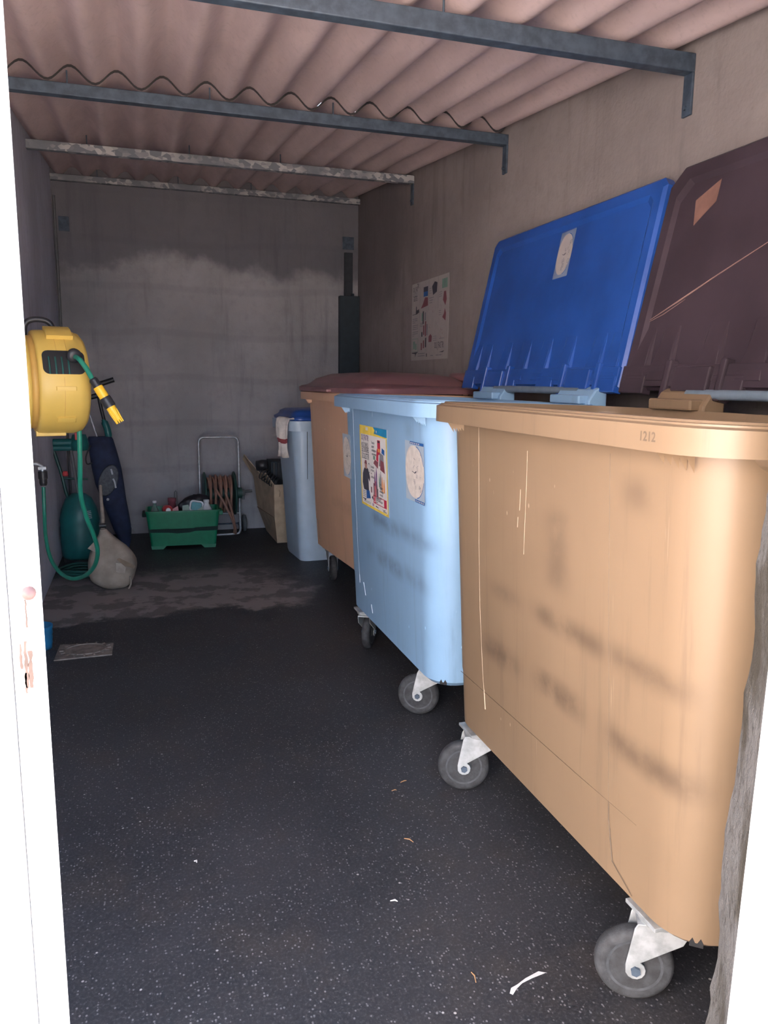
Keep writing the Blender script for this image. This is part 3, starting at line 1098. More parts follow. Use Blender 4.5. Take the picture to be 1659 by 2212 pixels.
# sorting poster on the blue bin
PW, PH = 0.435, 0.385
X = front_frame(3.590 - BBY, 0.830)
b = MB()
mats = [M['paper'], M['ink_yellow'], M['ink_cyan'], M['ink'], M['ink_soft'], M['ink_red'], M['ink_maroon'], M['ink_purple'], M['ink_orange'], M['ink_skin'], M['ink_blue'], M['ink_green']]
b.box(0, PW, 0, PH, -0.0002, 0.0004, 0, X)
e = 0.0007


def R(x0, x1, y0, y1, mi, z=e, X_=None, mb=None):
    (mb or b).flat([(x0 * PW, y0 * PH), (x1 * PW, y0 * PH), (x1 * PW, y1 * PH), (x0 * PW, y1 * PH)], mi, z, X_ or X)


R(0, 1, .895, 1, 1)
R(0, .035, 0, 1, 1)
R(0, 1, 0, .03, 1)
R(.955, .985, .0, .9, 1)
R(.985, 1, .0, .9, 2)
b.flat([(PW * .55, PH * .925), (PW, PH * .905), (PW, PH), (PW * .52, PH), (PW * .58, PH * .965)], 2, .0010, X)
R(.24, .33, .945, .985, 0, .0010)


def T(s, x, y, size, mi=3, sx=0.8, bold=0.0004, mb=None, X_=None, w=None, h=None, z=.0011):
    text_into(mb or b, s, size, mi, (X_ or X) @ Matrix.Translation(((w or PW) * x, (h or PH) * y, z)), 'LEFT', sx, bold)


T('TRI', .62, .94, .014, 0)
T("OUI, J'FAIS TRI!", .06, .82, .036, 7, 0.52)
T('MODE D\'EMPLOI', .06, .74, .028, 4, 0.55)
T('LES CONSIGNES', .06, .67, .038, 3, 0.44)
T('DE COLLECTE TRI', .06, .59, .038, 3, 0.40)
for i, s in enumerate(('Tous les', 'papiers', 'emballages et', 'cartonnettes')):
    T(s, .45, .80 - i * .045, .017, 3, 0.8, .0003)
for i, s in enumerate(('Bouteilles', 'et flacons', 'en', 'plastique')):
    T(s, .40, .505 - i * .04, .017, 3, 0.8, .0003)
for i, s in enumerate(('Tous', 'les autres', 'emballages', 'en metal', 'et les', 'briques')):
    T(s, .70, .335 - i * .042, .017, 3, 0.8, .0003)
# packets
R(.66, .76, .69, .86, 5)
R(.67, .75, .83, .85, 3, .0009)
R(.67, .75, .72, .76, 8, .0009)
b.flat([(PW * .60, PH * .62), (PW * .68, PH * .60), (PW * .70, PH * .72), (PW * .64, PH * .76)], 5, e, X)
b.flat([(PW * .70, PH * .56), (PW * .88, PH * .55), (PW * .86, PH * .70), (PW * .74, PH * .72)], 4, .0009, X)
b.flat([(PW * .74, PH * .52), (PW * .90, PH * .49), (PW * .87, PH * .62), (PW * .76, PH * .64)], 6, .0010, X)
b.flat([(PW * .80, PH * .72), (PW * .90, PH * .70), (PW * .90, PH * .76), (PW * .82, PH * .78)], 10, .0010, X)
b.flat([(PW * .50, PH * .57), (PW * .66, PH * .52), (PW * .68, PH * .60), (PW * .56, PH * .62)], 6, .0009, X)
R(.50, .57, .615, .66, 11, .0010)
# bottles
for x, h0, h1, mi in ((.54, .30, .47, 7), (.60, .27, .53, 7), (.70, .31, .47, 11), (.75, .28, .50, 4), (.80, .27, .44, 8), (.86, .26, .42, 8)):
    w2 = .022
    b.flat([(PW * (x - w2), PH * h0), (PW * (x + w2), PH * h0), (PW * (x + w2), PH * (h1 - .08)), (PW * (x + .008), PH * (h1 - .02)), (PW * (x + .008), PH * h1), (PW * (x - .008), PH * h1), (PW * (x - .008), PH * (h1 - .02)), (PW * (x - w2), PH * (h1 - .08))], mi, .0009, X)
for x, h0, h1, mi in ((.40, .20, .27, 6), (.50, .16, .33, 6), (.55, .15, .36, 5), (.60, .16, .32, 6), (.63, .14, .28, 4)):
    R(x - .02, x + .02, h0, h1, mi, .0009)
b.flat([(PW * .40, PH * .14), (PW * .44, PH * .17), (PW * .48, PH * .11), (PW * .45, PH * .12)], 3, .0009, X)
# standing figure with a round dish beside
b.flat([(PW * .06, PH * .28), (PW * .11, PH * .20), (PW * .30, PH * .20), (PW * .29, PH * .36), (PW * .34, PH * .32), (PW * .36, PH * .38), (PW * .30, PH * .47), (PW * .22, PH * .50), (PW * .14, PH * .47), (PW * .08, PH * .40)], 3, .0009, X)
b.flat([(PW * .17, PH * .47), (PW * .25, PH * .47), (PW * .26, PH * .53), (PW * .21, PH * .555), (PW * .16, PH * .53)], 9, .0010, X)
b.flat([(PW * .15, PH * .53), (PW * .26, PH * .53), (PW * .24, PH * .575), (PW * .18, PH * .575)], 6, .0011, X)
b.flat([(PW * .33 + PW * .04 * math.cos(a * PI / 8), PH * .49 + PH * .065 * math.sin(a * PI / 8)) for a in range(16)], 4, .0009, X)
b.flat([(PW * .33 + PW * .03 * math.cos(a * PI / 8), PH * .49 + PH * .05 * math.sin(a * PI / 8)) for a in range(16)], 0, .0011, X)
b.flat([(PW * .10, PH * .20), (PW * .32, PH * .21), (PW * .36, PH * .06 + PH * .06), (PW * .16, PH * .09)], 10, .0010, X)
R(.055, .20, .095, .20, 0, .0012)
for i in range(4):
    R(.065, .18, .11 + i * .022, .118 + i * .022, 4, .0013)
b.flat([(PW * .05, PH * .088), (PW * .20, PH * .088), (PW * .15, PH * .065), (PW * .12, PH * .04), (PW * .12, PH * .075), (PW * .05, PH * .08)], 3, .0012, X)
# red framed note
R(.46, .93, .085, .185, 5)
R(.555, .84, .094, .176, 0, .0009)
b.flat([(PW * .508 + PW * .035 * math.cos(a * PI / 8), PH * .135 + PH * .036 * math.sin(a * PI / 8)) for a in range(16)], 0, .0009, X)
b.flat([(PW * .508 + PW * .026 * math.cos(a * PI / 8), PH * .135 + PH * .027 * math.sin(a * PI / 8)) for a in range(16)], 5, .0011, X)
T('CONTENANTS VIDES', .565, .152, .0115, 3, 0.62)
T('INUTILE DE LAVER', .565, .127, .0115, 3, 0.62)
T('en vrac', .565, .102, .0115, 3, 0.7)
for i in range(2):
    R(.14, .36, .046 + i * .016, .052 + i * .016, 11 if i else 4)
R(.42, .44, .04, .075, 10)
R(.45, .47, .04, .075, 5)
b.flat([(PW * .54, PH * .05), (PW * .64, PH * .045), (PW * .64, PH * .053), (PW * .55, PH * .065)], 3, e, X)
b.flat([(PW * .76, PH * .055), (PW * .86, PH * .050), (PW * .90, PH * .075), (PW * .87, PH * .062)], 3, e, X)
R(.80, .92, .034, .046, 4)
b.build('sorting_poster', mats, t)

# --- far brown bin, closed
t = thing('waste_container', 'brown wheeled waste container with a closed domed maroon lid behind the pale blue one', 'waste bin', (1.512, 4.86, 0), math.radians(3.5), 'four wheeled waste containers along the right wall')
far_bin = t
bin_body(t, M['tan2'])
hinge(t, M['tan2'], (-0.455, 0.335), 0.25)


def lring(fx, bx, hy, r, z):
    return [(x, y, z) for x, y in rrect(fx, bx, -hy, hy, r, 6)]


b = MB()
b.loft([lring(-0.398, 0.40, 0.712, 0.15, 1.350), lring(-0.402, 0.40, 0.716, 0.155, 1.362), lring(-0.402, 0.40, 0.716, 0.155, 1.378)], 0, True, True, False)
b.loft([lring(-0.402, 0.40, 0.716, 0.155, 1.378), lring(-0.385, 0.385, 0.70, 0.14, 1.388), lring(-0.35, 0.37, 0.665, 0.12, 1.395), lring(-0.325, 0.36, 0.64, 0.11, 1.412)], 0, True, False, False)
b.loft([lring(-0.325, 0.36, 0.64, 0.11, 1.412), lring(-0.30, 0.345, 0.60, 0.11, 1.440), lring(-0.22, 0.31, 0.50, 0.11, 1.474), lring(-0.12, 0.25, 0.40, 0.11, 1.486), lring(0.0, 0.15, 0.22, 0.07, 1.490)], 0, True, False, True)
for p in b.v:
    if p.z > 1.40:
        p.z -= 0.028 * (p.x + 0.40) / 0.80
lid = b.build('lid', M['maroon_lightened'], t)
b = MB()
for y in (-0.455, 0.335):
    b.tube([(0.345, y - 0.14, 1.425), (0.345, y - 0.10, 1.442), (0.345, y + 0.10, 1.442), (0.345, y + 0.14, 1.425)], [0.02, 0.038, 0.038, 0.02], 12)
split_build(b, 'hinge_knuckle', M['maroon_lightened'], lid, bevel=0.004)
b = MB()
b.box(-0.43, -0.385, -0.18, 0.18, 1.352, 1.37)
b.build('lid_handle', M['maroon_lightened'], lid, bevel=0.006)
scratch(t, M['scratch_tan'], [(0.50, 1.29), (0.505, 1.0), (0.50, 0.75), (0.49, 0.45), (0.46, 0.30)], 0.004)
caster(t, -0.20, 0.46, math.radians(262), 0.045)
caster(t, -0.22, -0.45, math.radians(100), 0.052)
caster(t, 0.22, -0.45, math.radians(90), 0.052)
caster(t, 0.22, 0.46, math.radians(95), 0.052)

# --- blue grey two wheeled bin
t = thing('rubbish_bin', 'tall narrow blue grey bin with a bright blue lid behind the closed brown container', 'waste bin', (1.365, 6.16, 0), math.radians(4))


def wr(x0, x1, y0, y1, r, z):
    return [(x, y, z) for x, y in rrect(x0, x1, y0, y1, r, 6)]


b = MB()
b.loft([wr(-0.205, 0.205, -0.265, 0.20, 0.06, 0.0), wr(-0.215, 0.215, -0.275, 0.21, 0.07, 0.03), wr(-0.235, 0.235, -0.27, 0.28, 0.075, 0.6), wr(-0.265, 0.265, -0.275, 0.33, 0.085, 1.04)], 0, True, True, False)
b.loft([wr(-0.255, 0.255, -0.265, 0.32, 0.08, 1.115), wr(-0.235, 0.235, -0.25, 0.30, 0.07, 1.02)], 0, True, False, True)
b.build('body', M['wheelie'], t)
b = MB()
b.loft([wr(-0.262, 0.262, -0.272, 0.327, 0.08, 1.035), wr(-0.30, 0.30, -0.31, 0.36, 0.09, 1.035), wr(-0.30, 0.30, -0.31, 0.36, 0.09, 1.112), wr(-0.25, 0.25, -0.26, 0.31, 0.08, 1.117)], 0, True, False, False, hard=True)
b.build('rim', M['wheelie'], t)
b = MB()
b.loft([wr(-0.285, 0.285, -0.30, 0.35, 0.09, 1.115), wr(-0.29, 0.29, -0.305, 0.355, 0.09, 1.135), wr(-0.27, 0.27, -0.285, 0.33, 0.09, 1.147)], 0, True, True, False)
b.loft([wr(-0.27, 0.27, -0.285, 0.33, 0.09, 1.147), wr(-0.255, 0.255, -0.27, 0.315, 0.09, 1.16), wr(-0.25, 0.25, -0.265, 0.31, 0.09, 1.178), wr(-0.22, 0.22, -0.23, 0.27, 0.09, 1.196), wr(-0.10, 0.10, -0.1, 0.12, 0.06, 1.205)], 0, True, False, True)
b.build('lid', M['blue_lid'], t)
b = MB()
b.box(-0.16, -0.157, -0.279, -0.274, 0.66, 1.03)
b.build('groove', M['slate'], t)
# white cloth over the rim of the narrow bin
b = MB()
rows = []
prof = [(0.02, 1.128, 0.075), (-0.03, 1.135, 0.075), (-0.055, 1.128, 0.068), (-0.068, 1.09, 0.064), (-0.07, 1.03, 0.058), (-0.068, 0.98, 0.05), (-0.062, 0.945, 0.040), (-0.060, 0.90, 0.038), (-0.058, 0.835, 0.048)]
ny = 14
vs = []
for (x, z, w) in prof:
    for i in range(ny + 1):
        q = i / ny
        e_ = (q - 0.5) * 2 * w * 0.95
        vs.append((1.095 + x * 0.95 + e_ * 0.72 + 0.006 * math.sin(q * 9 + z * 7), 5.915 + x * 0.4 - e_ * 0.62, z + 0.006 * math.sin(q * 5 + 1)))
k = ny + 1
fs, = [[(j * k + i, j * k + i + 1, (j + 1) * k + i + 1, (j + 1) * k + i) for j in range(len(prof) - 1) for i in range(ny)]]
b.add(vs, fs, 0, True)
for n_f in range(len(b.f)):
    if n_f // ny == 5:
        b.m[n_f] = 1
cl = b.build('cloth', [M['cloth'], M['cloth_red']])
md = cl.modifiers.new('thick', 'SOLIDIFY')
md.thickness = 0.012
md.offset = 0
tag(cl, 'white cloth with a dark red band hanging over the edge of the narrow blue bin', 'cloth')

# poster on the right wall
PW, PH = 0.755, 0.575
X = frame((XR - 0.0015, 5.80, 1.582), (0, -1, 0), (0, 0, 1))
b = MB()
b.box(0, PW, 0, PH, -0.0012, 0.0005, 0, X)
e = 0.001
for x in (.235, .485, .735):
    R(x - .002, x + .002, .30 if x < .3 else .62, 1, 4)
T("OUI, J'FAIS", .03, .895, .05, 3, .45)
T('TRI!', .15, .93, .05, 3, .5)
T('LES BONS', .03, .835, .045, 4, .5)
T('GESTES', .05, .775, .052, 3, .5)
b.flat([(PW * .12, PH * .60), (PW * .15, PH * .60), (PW * .15, PH * .69), (PW * .13, PH * .71)], 3, e, X)
b.flat([(PW * .15, PH * .60), (PW * .22, PH * .62), (PW * .21, PH * .66), (PW * .15, PH * .65)], 3, e, X)
R(.02, .12, .60, .606, 3)
for j, (y0, ws) in enumerate(((.54, (.14, .14, .08)), (.455, (.17, .16, .16)), (.37, (.17, .16, .05)))):
    for i, w in enumerate(ws):
        R(.03, .03 + w, y0 - i * .024, y0 - i * .024 + .008, 4)
R(.03, .20, .115, .285, 11)
R(.035, .195, .12, .28, 0, .0012)
R(.06, .11, .15, .25, 11, .0014)
R(.12, .16, .14, .22, 11, .0014)
b.flat([(PW * .02, PH * .105), (PW * .21, PH * .11), (PW * .15, PH * .085), (PW * .12, PH * .04), (PW * .12, PH * .085), (PW * .02, PH * .095)], 3, .0012, X)
# column two
R(.34, .46, .80, .92, 10)
R(.34, .46, .86, .92, 3, .0012)
b.flat([(PW * .27, PH * .66), (PW * .47, PH * .68), (PW * .46, PH * .78), (PW * .38, PH * .79), (PW * .33, PH * .72)], 6, e, X)
for x, h0, h1, mi in ((.31, .50, .60, 11), (.34, .46, .62, 3), (.40, .50, .60, 4), (.36, .32, .44, 6), (.41, .30, .49, 6), (.45, .31, .45, 4), (.31, .30, .36, 3), (.30, .13, .22, 6), (.36, .15, .25, 6), (.42, .16, .28, 3)):
    R(x - .017, x + .017, h0, h1, mi)
for i in range(3):
    R(.25, .33, .47 - i * .02, .477 - i * .02, 4)
# column three
b.flat([(PW * .60, PH * .79), (PW * .70, PH * .82), (PW * .71, PH * .93), (PW * .64, PH * .95), (PW * .57, PH * .90)], 3, e, X)
for i in range(3):
    R(.50, .62 - .02 * i, .76 - i * .03, .768 - i * .03, 4)
    R(.50, .56, .88 - i * .03, .885 - i * .03, 4)
marks_on(b, X, 31, 10, PW * .52, PW * .70, PH * .38, PH * .64, 6, .0012)
b.flat([(PW * .50, PH * .22), (PW * .58, PH * .22), (PW * .59, PH * .29), (PW * .55, PH * .32), (PW * .50, PH * .29)], 6, e, X)
for i in range(3):
    R(.62, .71, .28 - i * .025, .286 - i * .025, 4)
# column four
R(.83, .96, .84, .95, 11)
R(.89, .90, .84, .95, 4, .0012)
for i in range(3):
    R(.76, .83, .80 - i * .025, .806 - i * .025, 4)
    R(.76, .82, .58 - i * .025, .586 - i * .025, 4)
b.flat([(PW * .86, PH * .70), (PW * .92, PH * .63), (PW * .95, PH * .70), (PW * .93, PH * .80), (PW * .88, PH * .80)], 6, e, X)
b.flat([(PW * .85, PH * .50), (PW * .93, PH * .45), (PW * .94, PH * .54), (PW * .91, PH * .60), (PW * .89, PH * .54)], 6, e, X)
marks_on(b, X, 8, 7, PW * .79, PW * .90, PH * .26, PH * .36, 6, .0012)
R(.78, .91, .245, .252, 4)
T("OUI, J'FAIS TRI!", .66, .135, .062, 3, .45)
for i in range(2):
    R(.20, .40, .05 + i * .03, .06 + i * .03, 4)
R(.44, .46, .04, .08, 3)
for x in (.56, .70, .78):
    R(x, x + .07, .045, .055, 4)
b.flat([(PW * .78, PH * .085), (PW * .88, PH * .08), (PW * .92, PH * .10), (PW * .86, PH * .092)], 3, e, X)
tag(b.build('wall_poster', [M['paper_dull']] + mats[1:]), 'pale sorting poster in four columns stuck on the right wall left of the blue lid', 'poster')

# ------------------------------------------------------------------ hose reel on the left wall
RC = at(122, 826, 3.70)
RN = Vector((-0.97, -0.24, 0)).normalized()
RD = Vector((0.24, -0.97, 0)).normalized()
t = thing('hose_reel', 'yellow wall mounted hose reel with a black handle hanging on the left wall', 'hose reel', tuple(RC))
XA = frame(RC, RD, (0, 0, 1))   # x out of the rim, y up, z = side
if (XA.to_3x3() @ Vector((0, 0, 1))).dot(RN) < 0:
    XA = XA @ Matrix.Diagonal((1, 1, -1, 1))
RR = 0.223


def put(mb, name, mat, **k):
    return local(t, mb.build(name, mat, **k))


def put_split(mb, name, mat, **k):
    return [local(t, o) for o in split_build(mb, name, mat, **k)]


b = MB()
b.lathe([(0.0, -0.118), (0.15, -0.116), (0.19, -0.107), (0.212, -0.09), (RR, -0.055), (RR, 0.06), (RR - 0.002, 0.088), (0.216, 0.097), (0.206, 0.099)], 56, 0, XA)
case = put(b, 'case', M['yellow'])
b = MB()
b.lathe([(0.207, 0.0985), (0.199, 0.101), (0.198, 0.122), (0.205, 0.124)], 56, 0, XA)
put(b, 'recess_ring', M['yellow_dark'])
b = MB()
b.lathe([(0.203, 0.1235), (0.214, 0.125), (0.216, 0.140), (0.205, 0.162), (0.175, 0.176), (0.13, 0.180), (0.125, 0.172), (0.11, 0.172), (0.105, 0.182), (0.0, 0.186)], 48, 0, XA)
put(b, 'side_cover', M['yellow'])


def rim_patch(mb, a0, a1, z0, z1, r, th, mi=0, n=8, corner=0.0):
    ring = []
    for i in range(n + 1):
        a = a0 + (a1 - a0) * i / n
        c, s = math.cos(a), math.sin(a)
        q = 0.0
        if corner:
            e_ = min(i, n - i) / n * (a1 - a0) * r
            if e_ < corner:
                q = corner - math.sqrt(max(0.0, corner * corner - (corner - e_) ** 2))
        ring.append([(c * (r - 0.01), s * (r - 0.01), z0 + q), (c * (r + th), s * (r + th), z0 + q), (c * (r + th), s * (r + th), z1 - q), (c * (r - 0.01), s * (r - 0.01), z1 - q)])
    mb.loft(ring, mi, False, True, True, XA)


rad = math.radians
b = MB()
rim_patch(b, rad(9), rad(36), -0.085, 0.080, RR, 0.0015, n=48, corner=0.026)
win = put(b, 'hose_window', M['dark'])
b = MB()
for i, z in enumerate((-0.02, 0.005, 0.03, 0.055)):
    b.tube([XA @ Vector(((RR + 0.0015) * math.cos(rad(a)), (RR + 0.0015) * math.sin(rad(a)), z)) for a in (9, 14, 19, 24, 28)], 0.004, 6)
put_split(b, 'hose_turn', M['hose_dark'])
b = MB()
rim_patch(b, rad(54), rad(80), -0.055, 0.05, RR, 0.018)
rim_patch(b, rad(-8), rad(-4), -0.045, 0.035, RR, 0.005, n=3)
rim_patch(b, rad(-46), rad(-40), -0.045, 0.03, RR, 0.009, n=3)
rim_patch(b, rad(-86), rad(-78), -0.02, 0.10, RR, 0.012, n=3)
put_split(b, 'case_clip', M['yellow'], bevel=0.004)
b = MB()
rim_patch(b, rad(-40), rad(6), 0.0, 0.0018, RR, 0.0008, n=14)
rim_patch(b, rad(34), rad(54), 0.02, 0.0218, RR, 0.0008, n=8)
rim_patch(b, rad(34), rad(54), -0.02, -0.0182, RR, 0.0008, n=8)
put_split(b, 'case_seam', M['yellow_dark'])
b = MB()
hp = smooth_path([XA @ Vector(p) for p in ((-0.03, 0.195, 0.115), (-0.03, 0.245, 0.108), (-0.03, 0.266, 0.08), (-0.03, 0.266, 0.03), (-0.03, 0.245, 0.002), (-0.03, 0.205, -0.004))])
b.tube(hp, 0.012, 10)
put(b, 'carry_handle', M['black'])
b = MB()
b.box(-0.25, -0.17, -0.05, 0.05, -0.04, 0.04, 0, XA)
b.box(XL + 0.002, XL + 0.02, RC.y + 0.12, RC.y + 0.30, RC.z - 0.14, RC.z + 0.14)
b.tube([(XL + 0.01, RC.y + 0.25, RC.z), tuple(XA @ Vector((-0.23, 0, 0.06)))], 0.02, 8)
put(b, 'wall_bracket', M['black'])
# hose end with spray nozzle
hy = 4.06
b = MB()
p0 = XA @ Vector((RR - 0.01, 0, 0))
b.tube(smooth_path([at(162, 770, 3.50), at(172, 777, 3.44), at(187, 797, 3.42), at(200, 820, 3.40)]), 0.0105, 12)
put(b, 'hose_outlet', M['hose_green'])
b = MB()
b.lathe([(0.0, -0.015), (0.03, -0.012), (0.03, 0.0), (0.016, 0.006), (0.0, 0.006)], 18, 0, axis_frame(at(161, 769, 3.495), at(172, 777, 3.44) - at(161, 769, 3.50)))
put(b, 'hose_guide', M['black'])
A, B = at(200, 818, 3.40), at(259, 911, 3.38)
Xn = axis_frame(A, B - A) @ Matrix.Scale(0.85, 4)
Ln = (B - A).length / 0.85
b = MB()
b.lathe([(0.0, 0.0), (0.017, 0.0), (0.021, 0.008), (0.021, 0.045), (0.0, 0.047)], 18, 0, Xn, True, True)
nz = put(b, 'spray_nozzle', M['black'])
b = MB()
b.lathe([(0.0, 0.045), (0.0225, 0.045), (0.0235, 0.06), (0.0235, 0.105), (0.0, 0.106)], 18, 0, Xn, True, True)
local(t, b.build('nozzle_collar', M['yellow_vivid']))
b = MB()
b.lathe([(0.0, 0.104), (0.0265, 0.104), (0.028, 0.112), (0.028, 0.148), (0.0265, 0.156), (0.0, 0.157)], 18, 0, Xn, True, True)
local(t, b.build('nozzle_grip', M['black']))
b = MB()
b.lathe([(0.0, 0.155), (0.0225, 0.155), (0.021, 0.19), (0.0145, Ln - 0.01), (0.0, Ln)], 18, 0, Xn, True, True)
for k in range(9):
    a = 2 * PI * k / 9
    b.tube([Xn @ Vector((math.cos(a) * 0.0205, math.sin(a) * 0.0205, 0.175)), Xn @ Vector((math.cos(a) * 0.0165, math.sin(a) * 0.0165, Ln + 0.004))], 0.0028, 6)
local(t, b.build('nozzle_tip', M['yellow_vivid']))

# supply hose looping from the reel to the tap
hp = smooth_path([at(171, 920, 3.72), at(173, 1000, 3.75), at(174, 1065, 3.82), at(186, 1115, 3.9), at(203, 1158, 4.0), at(211, 1192, 4.1), at(204, 1222, 4.22), at(184, 1243, 4.35), at(156, 1250, 4.48),
                  at(129, 1236, 4.6), at(109, 1205, 4.72), at(99, 1160, 4.82), at(96, 1110, 4.9), at(94, 1052, 4.92)], 7)
b = MB()
b.tube(hp, 0.0110, 12)
tag(b.build('garden_hose', M['hose_green']), 'bright green garden hose hanging in a loop under the yellow reel', 'hose')
tp = at(92, 1018, 4.92)
t = thing('water_tap', 'grey and black tap connector on the left wall where the green hose ends', 'tap', tuple(tp))
b = MB()
b.lathe([(0.0, -0.085), (0.018, -0.085), (0.022, -0.07), (0.022, -0.045), (0.0, -0.044)], 16, 0, Matrix.Translation(tp), True, True)
put(b, 'hose_coupling', M['black'])
b = MB()
b.lathe([(0.0, -0.044), (0.026, -0.044), (0.026, 0.0), (0.0, 0.001)], 16, 0, Matrix.Translation(tp), True, True)
put(b, 'tap_collar', M['black'])
b = MB()
b.tube([tp + Vector((0, 0, -0.002)), tp + Vector((0, 0, 0.03)), tp + Vector((-0.03, 0, 0.045)), Vector((XL + 0.002, tp.y, tp.z + 0.045))], 0.012, 10)
b.box(tp.x - 0.022, tp.x + 0.022, tp.y - 0.02, tp.y + 0.02, tp.z + 0.012, tp.z + 0.028)
put(b, 'tap_body', M['galv_bright'])
# dark hose coiled on the floor
b = MB()
cc = Vector((-0.43, 5.87, 0))
pts = []
for i in range(3 * 28):
    a = 2 * PI * i / 28
    rr = 0.15 + 0.012 * math.sin(i * 0.9) + 0.01 * (i // 28)
    pts.append((cc.x + rr * math.cos(a), cc.y + rr * 0.95 * math.sin(a), 0.012 + 0.018 * (i / 28)))
b.tube(pts, 0.0105, 8)
tag(b.build('coiled_hose', M['hose_dark']), 'dark green hose coiled flat on the floor behind the beige bag', 'hose')

# ------------------------------------------------------------------ green tank with rod and handle
TP = Vector((-0.485, 6.36, 0))
t = thing('garden_sprayer', 'teal green plastic tank with a grey rod and green handle in the left corner', 'sprayer', tuple(TP))
b = MB()
b.lathe([(0.0, 0.03), (0.125, 0.03), (0.142, 0.05), (0.147, 0.16), (0.147, 0.27), (0.142, 0.30), (0.147, 0.33), (0.13, 0.42), (0.095, 0.50), (0.05, 0.535), (0.0, 0.54)], 32, 0, Matrix.Translation(TP))
put(b, 'tank', M['tank_green'])
b = MB()
b.lathe([(0.0, 0.0), (0.13, 0.0), (0.13, 0.03), (0.0, 0.031)], 28, 0, Matrix.Translation(TP), True, True)
put(b, 'base', M['black'])
b = MB()
for k in range(5):
    b.tube([TP + Vector((0.142 * math.cos(a), 0.142 * math.sin(a), 0.40 - 0.014 * k)) * 1.0 if False else TP + Vector(((0.136 + 0.0025 * k) * math.cos(a), (0.136 + 0.0025 * k) * math.sin(a), 0.41 - 0.013 * k)) for a in (-1.25, -1.05, -0.85)], 0.003, 6)
put_split(b, 'level_mark', M['offwhite'])
h = at(150, 953, 6.36)
b = MB()
b.tube([TP + Vector((0.0, 0, 0.53)), Vector((h.x, h.y, h.z))], 0.012, 10)
put(b, 'pump_rod', M['wheel_grey'])
hz_ = h.z
b = MB()
l, r2 = at(108, 957, 6.36), at(190, 957, 6.36)
b.tube([(l.x, l.y, hz_ - 0.012), (r2.x, r2.y, hz_ - 0.012)], 0.032, 12)
b.tube([(l.x, l.y, hz_ - 0.05), (r2.x - 0.03, r2.y, hz_ - 0.055)], 0.022, 10)
b.lathe([(0.0, -0.05), (0.06, -0.05), (0.07, 0.0), (0.05, 0.07), (0.0, 0.075)], 18, 0, Matrix.Translation((at(172, 962, 6.36).x, 6.36, hz_ - 0.02)))
put(b, 'handle', M['tank_green'])
rp = at(166, 942, 6.28)
b = MB()
b.box(rp.x - 0.014, rp.x + 0.014, 6.25, 6.30, rp.z - 0.028, rp.z + 0.028)
put(b, 'red_trigger', M['red'], bevel=0.004)
b = MB()
b.tube(smooth_path([at(111, 962, 6.36), at(120, 985, 6.36), at(133, 1025, 6.36), at(145, 1070, 6.36), at(158, 1085, 6.40)]), 0.013, 8)
b.tube([at(133, 1033, 6.36), at(160, 1034, 6.36), at(190, 1035, 6.36)], 0.008, 8)
put_split(b, 'spray_lance', M['hose_dark'])
rp = at(141, 1023, 6.30)
b = MB()
b.lathe([(0.0, -0.02), (0.02, -0.018), (0.022, 0.0), (0.015, 0.018), (0.0, 0.02)], 12, 0, Matrix.Translation(rp))
put(b, 'red_knob', M['red'])


def slab_rows(mb, rows, y, depth, mi=0, seg=20, lean=None):
    """soft body from rows of (v, left u, right u) measured at depth y"""
    rings = []
    for k, (v, ul, ur) in enumerate(rows):
        yy = y + (lean[k] if lean else 0.0)
        a, c = at(ul, v, yy), at(ur, v, yy)
        mid, hw = (a + c) / 2, (c.x - a.x) / 2
        d = depth[k] if isinstance(depth, (list, tuple)) else depth
        ring = []
        for i in range(seg):
            q = 2 * PI * i / seg
            cs, sn = math.cos(q), math.sin(q)
            ring.append((mid.x + hw * math.copysign(abs(cs) ** 0.75, cs), yy + d * math.copysign(abs(sn) ** 0.8, sn), mid.z))
        rings.append(ring)
    mb.loft(rings, mi, True, True, True)


# navy shopping trolley bag
NY = 6.72
t = thing('trolley_bag', 'navy blue fabric trolley bag with black grips leaning against the back wall', 'trolley bag', tuple(at(262, 1184, NY)))
b = MB()
slab_rows(b, [(943, 191, 241), (950, 189, 245), (980, 193, 254), (1010, 198, 262), (1045, 206, 268), (1080, 220, 273), (1110, 232, 279), (1140, 244, 284), (1165, 256, 284), (1182, 266, 280)], NY, [0.03, 0.07, 0.09, 0.10, 0.105, 0.10, 0.09, 0.08, 0.06, 0.03])
put(b, 'bag_body', M['navy'])
b = MB()
c0 = at(234, 1038, NY - 0.105)
rx, rz = 0.072, 0.135
X2 = frame(c0, (1, 0, -0.35), (0.35, 0.0, 1))
b.lathe([(0.0, -0.006), (0.9, -0.006), (1.0, 0.0), (0.9, 0.006), (0.0, 0.006)], 30, 0, X2 @ Matrix.Diagonal((rx, rz, 1, 1)))
mesh_panel = put(b, 'mesh_panel', M['navy_mesh'])
b = MB()
for (u, v0, v1) in ((240, 1013, 1025), (244, 1034, 1040), (247, 1040, 1054)):
    b.tube([at(u, v0, NY - 0.125), at(u + 3, v1, NY - 0.125)], 0.008, 6)
put_split(b, 'reflector', M['offwhite'])
b = MB()
b.lathe([(0.0, -0.008), (0.011, -0.006), (0.011, 0.006), (0.0, 0.01)], 12, 0, axis_frame(at(233, 1079, NY - 0.112), (0, -1, 0)))
put(b, 'snap_button', M['offwhite'])
b = MB()
b.tube([at(193, 893, NY), at(210, 945, NY)], 0.008, 8)
b.tube([at(208, 832, NY), at(247, 824, NY)], 0.006, 8)
b.tube([at(246, 1100, NY - 0.03), at(270, 1120, NY - 0.02), at(291, 1147, NY)], 0.005, 6)
put_split(b, 'frame_tube', M['galv_bright'])
b = MB()
b.tube([at(205, 833, NY), at(246, 820, NY)], 0.021, 10)
